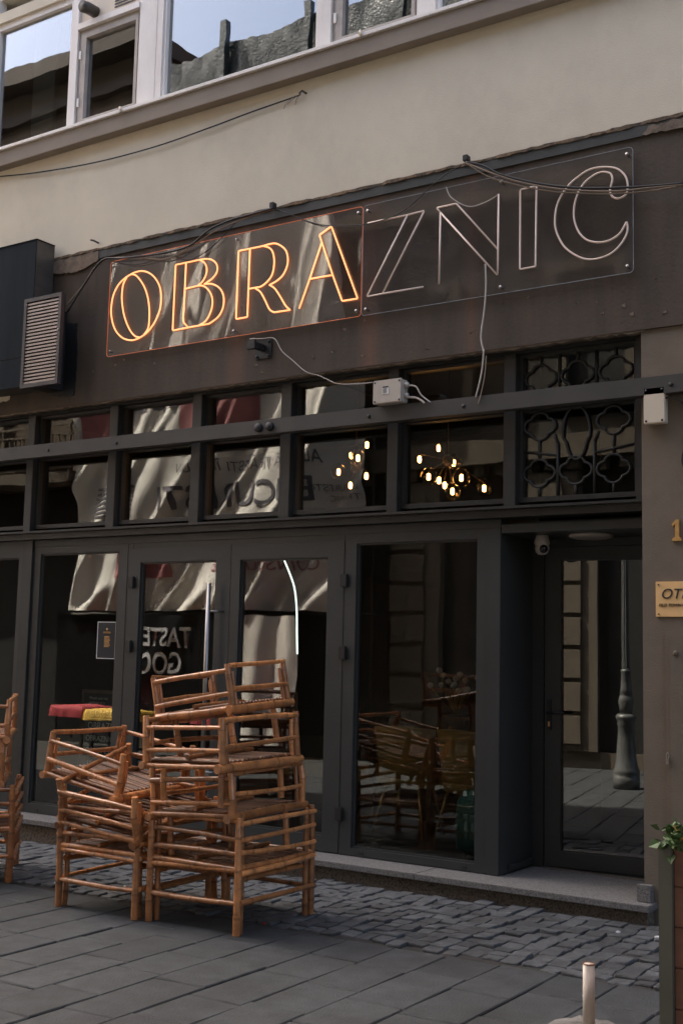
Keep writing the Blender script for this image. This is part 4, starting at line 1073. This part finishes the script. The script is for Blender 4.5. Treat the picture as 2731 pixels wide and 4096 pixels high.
def armchair(label, loc, rot, W, D, bottom, H=0.30, open_side='B', legs=0.24, thick=False):
    """origin at the leg tips for a bottom chair, seat plane for a nested one"""
    t = thing('bamboo_armchair', label, 'chair', loc, group='stacked bamboo armchairs')
    t.rotation_mode = 'QUATERNION'
    rx, ry, rz = rot
    t.rotation_quaternion = (Matrix.Rotation(rz, 3, 'Z') @ Matrix.Rotation(ry, 3, 'Y') @ Matrix.Rotation(rx, 3, 'X')).to_quaternion()
    s = 0.36 if bottom else 0.0
    hx, hy = W/2, D/2
    cor = [(-hx, -hy), (hx, -hy), (hx, hy), (-hx, hy)]
    top = s + H + (0.01 if bottom else 0)
    for cx_, cy_ in cor:
        pole('post', (cx_, cy_, 0.0 if bottom else 0.018), (cx_+J(.004), cy_+J(.004), top+J(.008)), 0.0215, t)
        if bottom:
            iy = cy_ - math.copysign(0.048, cy_)
            pole('post', (cx_-math.copysign(.012, cx_), iy, 0.0), (cx_-math.copysign(.012, cx_), iy+J(.004), top-0.015+J(.01)), 0.018, t)
        else:
            ix, iy = cx_ - math.copysign(0.075, cx_), cy_ - math.copysign(0.075, cy_)
            pole('leg', (ix, iy, -legs), (ix, iy, 0.0), 0.020, t)
            iy2 = cy_ - math.copysign(0.045, cy_)
            pole('strut', (cx_-math.copysign(.004, cx_), iy2, 0.02), (cx_-math.copysign(.004, cx_), iy2, top-0.05), 0.013, t)
    hs = ([0.175, s-0.005, s+0.095, s+0.185, s+0.275] if bottom else [0.004, 0.088, 0.225])
    sides = [((-hx, -hy), (hx, -hy), 'N'), ((hx, -hy), (hx, hy), 'R'), ((hx, hy), (-hx, hy), 'B'), ((-hx, hy), (-hx, -hy), 'L')]
    for (a, b_, nm) in sides:
        for i, z in enumerate(hs):
            if nm == open_side and z > s + 0.03: continue
            sidez = 0.035 if (not bottom and nm in 'RL' and i > 0) else 0.0
            if not bottom and nm in 'RL' and i == 0:
                ex = 0.045
                pole('seat_rail', (a[0], a[1]-ex if a[1] < b_[1] else a[1]+ex, -0.004), (b_[0], b_[1]+ex if a[1] < b_[1] else b_[1]-ex, -0.004), 0.027, t)
                continue
            off = 0.026
            nx, ny = (0, -off) if nm == 'N' else (0, off) if nm == 'B' else (off, 0) if nm == 'R' else (-off, 0)
            if bottom and nm in 'NB': nx, ny = 0, 0
            if not bottom: nx, ny = nx*.3, ny*.3
            pole('rail', (a[0]+nx, a[1]+ny, z+sidez+J(.012)), (b_[0]+nx, b_[1]+ny, z+sidez+J(.012)), 0.025 if (thick and i == 0) else rp.uniform(0.0135, 0.0172), t)
        if bottom and nm in 'NRLB':
            pole('seat_rail', (a[0], a[1], s+0.02+J(.006)), (b_[0], b_[1], s+0.02+J(.006)), 0.016, t)
    if bottom:
        for sx in (-1, 1):
            pole('stretcher', (sx*(hx-.03), -hy+.02, 0.30), (sx*(hx-.03), hy-.02, 0.30), 0.017, t)
        pole('stretcher', (-hx+.02, 0.02, 0.30), (hx-.02, 0.02, 0.30), 0.017, t)
    n = 16
    for i in range(n):
        y = -hy + 0.045 + (D-0.09)*i/(n-1)
        pole('slat', (-hx+0.01, y+J(.003), s+0.022), (hx-0.01, y+J(.003), s+0.022), 0.0135, t, SLAT)
    pole('cross_bar', (-0.02+J(.05), -hy+.02, s+0.047), (-0.02+J(.05), hy-.02, s+0.047), 0.014, t)
    return t
armchair('bottom bamboo armchair standing on the paving in the tallest stack', (-4.752, 5.983, gz(-4.75)+.002), (0, -0.013, 0), 0.67, 0.745, True)
armchair('second bamboo armchair from the ground in the tallest stack', (-4.776, 5.955, 0.655), (0.017, -0.068, 0.002), 0.61, 0.705, False, 0.29)
armchair('third bamboo armchair from the ground in the tallest stack', (-4.760, 5.862, 0.963), (0.024, -0.039, -0.037), 0.61, 0.705, False, 0.29)
armchair('tilted bamboo armchair on top of the tallest stack', (-4.865, 5.993, 1.262), (0.036, -0.173, 0.084), 0.56, 0.64, False, 0.27, thick=True)
armchair('bottom bamboo armchair of the lower stack left of the tallest one', (-5.512, 5.955, gz(-5.5)+.002), (0, -0.013, 0), 0.67, 0.745, True)
armchair('steeply tilted bamboo armchair wedged in the middle of the lower stack', (-5.50, 5.87, 0.588), (0.27, 0.117, 0.11), 0.60, 0.69, False, 0.29, open_side='R', legs=0.12)
armchair('tilted bamboo armchair on top of the lower stack, its slatted seat showing', (-5.675, 5.895, 0.772), (0.019, 0.184, 0.067), 0.60, 0.70, False, 0.28, open_side='R', legs=0.12)
yf = R(45)
def far(x, y): return (-6.73 + (x*math.cos(yf) - y*math.sin(yf)), 5.95 + (x*math.sin(yf) + y*math.cos(yf)))
c_ = far(-0.335, 0.3725)
armchair('bottom bamboo armchair of the stack cut off at the left edge', (c_[0], c_[1], gz(c_[0])+.002), (0, -0.013, yf), 0.67, 0.745, True)
c_ = far(-0.40, 0.40)
armchair('second bamboo armchair of the stack cut off at the left edge', (c_[0], c_[1], 0.655), (0, 0.0, yf), 0.61, 0.705, False, 0.29)
c_ = far(-0.37, 0.40)
armchair('top bamboo armchair of the stack cut off at the left edge', (c_[0], c_[1], 0.985), (0.02, 0.02, yf), 0.60, 0.70, False, 0.29)

# ================================================================== STREET OBJECTS
pb = thing('parasol_stand', 'white rusty pipe standing in a rough concrete base', 'stand', (-1.944, 4.8, gz(-1.94)))
zb = gz(-1.94)
V, F = [], []
rn = random.Random(4); seg = 26
for r_, z in ((0.225, 0.0), (0.23, 0.05), (0.21, 0.085), (0.16, 0.108), (0.07, 0.125), (0.02, 0.128)):
    for k in range(seg):
        a = 2*math.pi*k/seg; rr = r_*(1 + 0.05*math.sin(3*a+1) + rn.uniform(-.03, .03))
        V.append((-1.944 + rr*math.cos(a), 4.8 + rr*math.sin(a), zb + z + rn.uniform(-.006, .006)))
for i in range(5):
    for k in range(seg): q = (k+1) % seg; F.append((i*seg+k, i*seg+q, (i+1)*seg+q, (i+1)*seg+k))
F.append(tuple(5*seg+k for k in range(seg)))
raw('base', V, F, M['concrete'], pb)
pp = raw('pipe', *tube_geo([(-1.944, 4.8, zb+0.12), (-1.944, 4.8, 0.405)], 0.0245, 18), M['pipe'], pb, True)
raw('rim', *tube_geo([(-1.944+.023*math.cos(t), 4.8+.023*math.sin(t), 0.405) for t in [2*math.pi*k/18 for k in range(18)]], 0.0028, 5, True), M['rustpipe'], pb)
plt = thing('planter', 'brown boarded planter with grey posts at the right edge', 'planter', (-1.2, 4.7, gz(-1.2)))
zt = 0.955
for x in (-1.548, -0.85):
    for y in (4.50, 4.93): box('post', x, x+0.055, y, y+0.055, gz(x), zt, M['planter_g'], plt, bev=0.004)
for k in range(6):
    z0 = gz(-1.2) + 0.03 + k*0.146
    box('board', -1.4925, -0.851, 4.512, 4.532, z0, z0+0.1445, M['planter'], plt, bev=0.003)
    box('board', -1.4925, -0.851, 4.953, 4.973, z0, z0+0.1445, M['planter'], plt, bev=0.003)
    box('board', -1.532, -1.512, 4.556, 4.929, z0, z0+0.1445, M['planter'], plt, bev=0.003)
    box('board', -0.833, -0.813, 4.556, 4.929, z0, z0+0.1445, M['planter'], plt, bev=0.003)
box('soil', -1.511, -0.834, 4.533, 4.952, 0.6, 0.88, M['joint'], plt)
def leaves(name, n, center, size, leafs, m, parent=None, seed=1, drop=0.0):
    rnd = random.Random(seed); V, F = [], []
    for _ in range(n):
        while True:
            p = Vector((rnd.uniform(-1, 1), rnd.uniform(-1, 1), rnd.uniform(-1, 1)))
            if p.length < 1: break
        p = Vector((center[0]+p.x*size[0], center[1]+p.y*size[1], center[2]+p.z*size[2]))
        q = Euler((rnd.uniform(-1, 1), rnd.uniform(-1, 1), rnd.uniform(0, 6.28))).to_matrix()
        l = leafs*rnd.uniform(.6, 1.3); w = l*.42; b_ = len(V)
        for v in ((0, 0, 0), (w, l*.45, .12*l), (0, l, 0), (-w, l*.45, .12*l)): V.append(p + q @ Vector(v))
        F += [(b_, b_+1, b_+2), (b_, b_+2, b_+3)]
    return raw(name, V, F, M[m], parent)
iv = thing('ivy_plant', 'green and yellow ivy spilling over the brown planter', 'plant', (-1.3, 4.65, 0.9))
leaves('foliage', 420, (-1.06, 4.72, 1.0), (0.30, 0.17, 0.12), 0.045, 'leaf', iv, 3)
leaves('trailing_foliage', 80, (-1.495, 4.51, 0.985), (0.06, 0.05, 0.055), 0.04, 'leaf', iv, 4)
leaves('yellow_foliage', 60, (-1.38, 4.52, 1.04), (0.12, 0.08, 0.1), 0.045, 'leaf_y', iv, 5)
for k in range(6): tube('stem', catmull([(-1.25+.05*k, 4.7, 0.87), (-1.3+.04*k, 4.64, 1.0), (-1.45+.1*k, 4.56, 1.08+0.02*k)]), 0.004, M['leaf_y'], iv, 5)
# litter
def litter(label, x, y, s_, m, seed):
    rnd = random.Random(seed)
    V = [(x+s_*rnd.uniform(.6, 1.1)*math.cos(a), y+s_*.7*rnd.uniform(.6, 1.1)*math.sin(a), gz(x)+0.008+rnd.uniform(0, .006)) for a in [k*math.pi/3 for k in range(6)]] + [(x, y, gz(x)+0.016)]
    V += [(vx, vy, gz(x)+0.004) for vx, vy, vz in V[:6]]
    F = [(k, (k+1) % 6, 6) for k in range(6)] + [(7+k, 7+(k+1) % 6, (k+1) % 6, k) for k in range(6)]
    tag(raw('litter', V, F, M[m]), label, 'litter')
litter('white scrap of paper on the cobbles near the granite step, left one', -2.66, 7.02, 0.022, 'litter_w', 1)
litter('white scrap of paper on the cobbles near the granite step, right one', -2.42, 7.03, 0.026, 'litter_w', 2)
litter('red bottle cap on the slabs under the tallest chair stack', -4.47, 5.95, 0.014, 'litter_r', 3)
litter('white scrap behind the lower chair stack on the cobbles', -5.95, 6.3, 0.02, 'litter_w', 4)
litter('white scrap on the cobbles beside the left edge chair stack', -6.42, 6.1, 0.016, 'litter_w', 6)

# ================================================================== ACROSS THE STREET (seen mirrored in the glass)
OY = -1.3
OA = thing('opposite_building', 'brown rendered old building with a balcony across the street, mirrored in the panes', 'building', (-20, OY, 0))
box('wall', -34, -15.6, OY-6, OY, -0.4, 13.3, M['opp'], OA)
box('shopfront', -33.5, -15.61, OY+0.001, OY+0.06, -0.3, 4.7, M['opp_dark'], OA)  # dark sheet added so the ground floor mirrors nearly black
box('eaves', -34, -15.5, OY-6.2, OY+0.5, 13.301, 13.62, M['eaves'], OA)
for z in (4.75, 9.0, 12.6): box('cornice', -34, -15.59, OY+0.001, OY+0.18, z, z+0.2, M['eaves'], OA)
for x in (-31, -27.5, -24, -20.3, -18.0):
    for z in (5.2, 9.4):
        if x == -18.0 and z < 6: continue
        w = ring('window', (x-.65, x+.65, z, z+2.2), (x-.5, x+.5, z+.12, z+2.05), OY+0.002, OY+0.09, M['opp_stone'], OA)
        box('pane', x-.5, x+.5, OY+0.01, OY+0.016, z+.12, z+2.05, M['opp_dark'], w)
box('balcony_slab', -22, -17.0, OY+0.181, OY+0.75, 4.78, 5.0, M['opp_stone'], OA)
bars = [(-22+0.14*k, -22+0.14*k+0.03, OY+0.68, OY+0.71, 5.12, 5.72) for k in range(36)]
for b_ in bars: box('baluster', *b_, M['opp_stone'], OA)
boxes('balcony_rail', [(-22, -17, OY+0.67, OY+0.72, 5.721, 5.76), (-22, -17, OY+0.67, OY+0.72, 5.90, 5.95), (-22, -17, OY+0.67, OY+0.72, 5.06, 5.119)], M['opp_stone'], OA)
for k in range(6): box('balcony_post', -22+0.98*k, -21.95+0.98*k, OY+0.67, OY+0.72, 5.0, 5.9, M['opp_stone'], OA)
bp = thing('balcony_plant', 'leafy potted plants growing along the opposite balcony', 'plant', (-18.2, OY+.6, 5.0))
leaves('foliage', 500, (-17.8, OY+0.72, 5.3), (0.8, 0.12, 0.18), 0.07, 'leaf', bp, 9)
leaves('foliage', 260, (-20.6, OY+0.72, 6.1), (0.6, 0.15, 0.35), 0.08, 'leaf', bp, 10)
box('trough', -18.6, -17.05, OY+0.55, OY+0.66, 5.001, 5.2, M['darkwood'], bp)

OB = thing('opposite_building', 'stone fronted classical building with pilasters across the street, mirrored in the glass', 'building', (-5, OY, 0))
box('wall', -15.599, 9.0, OY-6, OY, -0.4, 12.2, M['opp_b'], OB)
for z, d, h in ((4.6, 0.28, 0.35), (8.6, 0.22, 0.25), (11.85, 0.4, 0.4)):
    box('cornice', -15.59, 9.0, OY+0.001, OY+d, z, z+h, M['opp_stone'], OB)
for k in range(60): box('dentil', -15.4+0.4*k, -15.22+0.4*k, OY+0.001, OY+0.2, 4.42, 4.599, M['opp_stone'], OB)
for x in (-10.05, -7.7, -5.75, -1.9, 1.2, 4.1):
    p = box('pilaster', x, x+0.86, OY+0.001, OY+0.16, 0.25, 4.4, M['opp_stone'], OB)
    for k in range(8): box('rusticated_block', x-0.02, x+0.62, OY+0.161, OY+0.20, 0.35+k*0.49, 0.35+k*0.49+0.43, M['opp_stone'], p, bev=0.01)
for x in (-8.75, -6.75, -4.75, -3.2, -0.2, 2.7):
    box('doorway', x+0.0, x+0.95, OY+0.001, OY+0.03, -0.05, 3.6, M['opp_dark'], OB)
for x in (-14.4, -11.9, -9.3, -6.6, -3.9, -1.2, 1.5, 4.2):
    for z in (5.4, 9.2):
        w = ring('window', (x-.65, x+.65, z, z+2.1), (x-.48, x+.48, z+.12, z+1.95), OY+0.002, OY+0.12, M['opp_stone'], OB)
        box('pane', x-.48, x+.48, OY+0.01, OY+0.016, z+.12, z+1.95, M['opp_dark'], w)
box('plinth', -15.59, 9.0, OY+0.001, OY+0.1, -0.4, 0.24, M['opp_stone'], OB)
box('roof_gable', -15.58, -14.3, OY-5.5, OY-0.6, 12.201, 13.2, M['tile'], OB)
tp = thing('roof_tarpaulin', 'wrinkled silver tarpaulin between dark posts on the opposite roof', 'tarpaulin', (-12, OY+0.5, 11.6))
V, F = [], []
rt_ = random.Random(2); nx = 60; nzv = 6
for j_ in range(nzv+1):
    for i in range(nx+1):
        x = -15.4 + 7.6*i/nx
        sag = 0.12*abs(math.sin((x+15.21)*math.pi/1.88))
        z = 11.20 + (1.42 - sag*0.9)*j_/nzv
        V.append((x, OY+0.52 + 0.03*math.sin(x*23+j_) + rt_.uniform(-.025, .025), z))
for j_ in range(nzv):
    for i in range(nx):
        a = j_*(nx+1)+i; F.append((a+1, a, a+nx+1, a+nx+2))
n0 = len(V); V += [(x, y-0.01, z) for x, y, z in V]; F += [tuple(n0+q for q in reversed(f)) for f in F]
raw('sheet', V, F, M['tarp'], tp, True)
for x, h in ((-15.21, 12.5), (-13.33, 12.95), (-11.45, 12.78), (-9.57, 12.75), (-7.9, 12.7)):
    box('post', x-.06, x+.06, OY+0.56, OY+0.68, 11.20, h, M['tarp'], tp)
fw_ = tag(tube('overhead_wire', catmull([(-26, OY+.5, 13.2), (-18, OY+1.2, 14.2), (-12, OY+2.2, 14.6), (-4, 7.3, 11.6)]), 0.012, M['cable']), 'overhead wire crossing the street above the roofs', 'cable')

# large printed cloth banner hanging in folds
def bfold(x, z):
    t = x - 0.42*(z-2.3) + 0.35*math.sin(0.55*z+0.4*x)
    def rdg(u, w): return math.exp(-(((u + math.pi) % (2*math.pi) - math.pi)/w)**2)
    y = 0.13*math.sin(2.3*t) + 0.16*rdg(3.1*t+0.3*z, 0.55) + 0.10*rdg(5.3*t+1.1-0.5*z, 0.6) + 0.02*math.sin(11*t+1.5*math.sin(1.3*z))
    if z < 3.6: y += 0.12*(3.6-z)*rdg(2.6*(x-1.3*z), 0.7)
    return OY + 0.62 + y
BN = thing('printed_banner', 'huge wrinkled white and red printed cloth banner, mirrored in the shop glass', 'banner', (-13.6, OY+.3, 2.3))
def sheet(name, x0, x1, z0, z1, m, parent, off=0.0, st=0.06, fn=bfold):
    nx_, nz_ = max(2, int((x1-x0)/st)), max(2, int((z1-z0)/st)); V, F = [], []
    for s_ in (0, 0.012):
        for j_ in range(nz_+1):
            for i in range(nx_+1):
                x = x0+(x1-x0)*i/nx_; z = z0+(z1-z0)*j_/nz_; V.append((x, fn(x, z)+off-s_, z))
    n = (nx_+1)*(nz_+1)
    for j_ in range(nz_):
        for i in range(nx_):
            a = j_*(nx_+1)+i
            F.append((a+1, a, a+nx_+1, a+nx_+2)); F.append((n+a, n+a+1, n+a+nx_+2, n+a+nx_+1))
    return raw(name, V, F, m, parent, True)
sheet('cloth', -16.9, -10.4, 2.30, 9.8, M['banner'], BN)
sheet('red_field', -14.2, -12.6, 5.1, 6.9, M['banner_red'], BN, 0.013)
sheet('red_field', -16.75, -15.9, 5.5, 6.4, M['banner_red'], BN, 0.013)
sheet('red_field', -15.6, -14.4, 2.9, 3.5, M['banner_red'], BN, 0.013)
onb = lambda off: (lambda co: Vector((co.x, bfold(co.x, co.z)+off, co.z)))
def drape(me, fn, st=0.09):
    bm = bmesh.new(); bm.from_mesh(me)
    xs_ = [v.co.x for v in bm.verts]; zs_ = [v.co.z for v in bm.verts]
    for ax, lo_, hi_ in ((0, min(xs_), max(xs_)), (2, min(zs_), max(zs_))):
        c = lo_ + st
        while c < hi_:
            co = Vector((0, 0, 0)); co[ax] = c; no = Vector((0, 0, 0)); no[ax] = 1
            bmesh.ops.bisect_plane(bm, geom=bm.verts[:]+bm.edges[:]+bm.faces[:], plane_co=co, plane_no=no)
            c += st
    for v in bm.verts: v.co = fn(v.co)
    bm.to_mesh(me); bm.free()
def btext(s_, size, xr, z, m, sx=1.0, bold=0.0):
    o = text('lettering', s_, size, (xr, 0, z), M[m], BN, rz=math.pi, extrude=0.0, sx=sx, bold=bold)
    drape(o.data, onb(0.02))
btext('ALEGE SĂ TRĂIEȘTI ÎNTR-UN', 0.25, -11.05, 4.76, 'banner_ink', 1.0)
btext('BUCUREȘTI', 0.60, -11.2, 4.12, 'banner_ink', 1.12, 0.008)
btext('BUCUREȘTI', 0.15, -10.45, 4.28, 'banner_ink'); btext('TRAINIC', 0.15, -10.45, 4.10, 'banner_ink')
btext('CONSOLIDARE', 0.32, -11.2, 3.0, 'banner_red')
for i in range(9):
    for j_ in range(3):
        if (i*7+j_*3) % 5: sheet('printed_window', -15.8+0.42*i, -15.58+0.42*i, 6.0+0.32*j_, 6.2+0.32*j_, M['banner_ink'], BN, 0.02, 0.11) if i < 4 else None
for k in range(7): sheet('printed_facade', -16.4, -15.3, 4.05+0.085*k, 4.09+0.085*k, M['banner_ink'], BN, 0.02, 0.1)
def kfold(x, z): return OY + 0.75 + 0.03*math.sin(3*x+1.5*z) + 0.05*max(0, math.sin(1.9*(x-0.8*z)))**6 + 0.012*math.sin(17*x)*max(0, (z-1.9))
KB = thing('black_banner', 'glossy black tarpaulin with white lettering across the street, mirrored in the door panes', 'banner', (-15, OY+.5, 0))
sheet('tarpaulin', -17.06, -12.95, 0.05, 2.22, M['banner_blk'], KB, fn=kfold)
onk = lambda co: Vector((co.x, kfold(co.x, co.z)+0.02, co.z))
for s_, z in (('TASTES', 1.66), ('GOOD', 1.20)):
    text('lettering', s_, 0.50, (-13.75 if s_ == 'TASTES' else -13.95, 0, z), M['banner_wht'], KB, rz=math.pi, extrude=0.0, fn=onk, bold=0.010, sx=0.78)
def wfold(x, z): return OY + 0.75 + 0.04*math.sin(5*x+0.8*z) + 0.03*math.sin(11*x-z)
WB = thing('white_banner', 'creased white cloth banner beside the black tarpaulin, mirrored in the right door leaf', 'banner', (-12.2, OY+.5, 0))
sheet('cloth', -12.90, -11.50, 0.05, 2.21, M['banner'], WB, fn=wfold)
fr = thing('scaffold_frame', 'steel scaffold frame carrying the banners across the street', 'scaffold', (-13.6, OY+.2, 0))
for x in (-17.1, -14.9, -12.92, -10.4):
    tube('upright', [(x, OY+0.22, -0.1), (x, OY+0.22, 9.9)], 0.024, M['galv'], fr)
for z in (2.26, 6.0, 9.85): tube('ledger', [(-17.2, OY+0.26, z), (-10.3, OY+0.26, z)], 0.024, M['galv'], fr)

# street lamp
lx, ly = -4.10, 1.39
zl = gz(lx)
LP = thing('street_lamp', 'ornate cast iron street lamp on the sunlit paving, mirrored in the entrance door', 'street lamp', (lx, ly, zl))
lathe('base', [(0.170, zl), (0.170, zl+0.16), (0.157, zl+0.17), (0.174, zl+0.20), (0.162, zl+0.24), (0.140, zl+0.30), (0.123, zl+0.42), (0.106, zl+0.62), (0.100, zl+0.78), (0.115, zl+0.80), (0.102, zl+0.83), (0.128, zl+0.87), (0.132, zl+0.90), (0.102, zl+0.93)], lx, ly, M['iron'], LP, 24)
lathe('baluster', [(0.076, zl+0.931), (0.085, zl+1.02), (0.098, zl+1.08), (0.089, zl+1.14), (0.068, zl+1.17), (0.081, zl+1.19), (0.072, zl+1.24), (0.060, zl+1.45), (0.072, zl+1.48), (0.043, zl+1.50)], lx, ly, M['iron'], LP, 24)
V, F = [], []
for i, (z, r_) in enumerate(((1.501, .052), (2.4, .046), (4.3, .036))):
    for k in range(24):
        a = 2*math.pi*k/24; rr = r_*(1.0 if k % 2 else 0.86); V.append((lx+rr*math.cos(a), ly+rr*math.sin(a), zl+z))
for i in range(2):
    for k in range(24): q = (k+1) % 24; F.append((i*24+k, i*24+q, (i+1)*24+q, (i+1)*24+k))
raw('shaft', V, F, M['iron'], LP)
for k, (a0, z, m) in enumerate(((-1.4, 2.15, 'paper'), (-1.2, 0.45, 'paper'), (-2.0, 0.66, 'banner_red'), (-1.9, 0.5, 'paper'))):
    rr = 0.052 if z > 1 else 0.142
    V = [(lx+rr*math.cos(a0+d), ly+rr*math.sin(a0+d), zl+z+h) for h in (0, 0.09) for d in (-.5*.06/rr, 0, .5*.06/rr)]
    V2 = [(lx+(rr+.004)*math.cos(a0+d), ly+(rr+.004)*math.sin(a0+d), zl+z+h) for h in (0, 0.09) for d in (-.5*.06/rr, 0, .5*.06/rr)]
    raw('sticker', V+V2, [(6, 7, 10, 9), (7, 8, 11, 10), (0, 3, 4, 1), (1, 4, 5, 2)], M[m], LP)
lathe('lantern', [(0.05, zl+4.3), (0.10, zl+4.36), (0.19, zl+4.85), (0.23, zl+4.88), (0.10, zl+5.05), (0.02, zl+5.15)], lx, ly, M['iron'], LP, 6, False)

# terrace tables across the street
def terrace(x, y, label, cloth, cm_):
    t = table(x, y, 0.8, 0.8, 0.74, label, 'darkwood', gz(x))
    V, F = [], []
    z = gz(x)+0.745; n = 20
    for i, (s_, dz) in enumerate(((0.0, 0.002), (1.0, 0.0), (1.05, -0.06), (1.07, -0.17))):
        for k in range(4*n):
            a = 2*math.pi*k/(4*n); m_ = max(abs(math.cos(a)), abs(math.sin(a)))
            w_ = 1+0.03*math.sin(12*a)*(i == 3)
            V.append((x+0.41*s_*w_*math.cos(a)/m_, y+0.41*s_*w_*math.sin(a)/m_, z+dz))
    for i in range(3):
        for k in range(4*n): q = (k+1) % (4*n); F.append((i*4*n+k, i*4*n+q, (i+1)*4*n+q, (i+1)*4*n+k))
    tag(raw('tablecloth', V, F, M[cm_], None, True), cloth, 'tablecloth')
terrace(-13.9, 0.9, 'small terrace table under the yellow cloth, mirrored in the left pane', 'yellow cloth on the terrace table mirrored in the left pane', 'yellow_cloth')
terrace(-15.3, 0.4, 'small terrace table under the red cloth at the left, mirrored in the left pane', 'red cloth on the left terrace table mirrored in the left pane', 'red_cloth')
terrace(-11.9, 0.6, 'small terrace table under the red cloth, mirrored behind the bamboo chairs', 'red cloth on the terrace table mirrored behind the bamboo chairs', 'red_cloth')
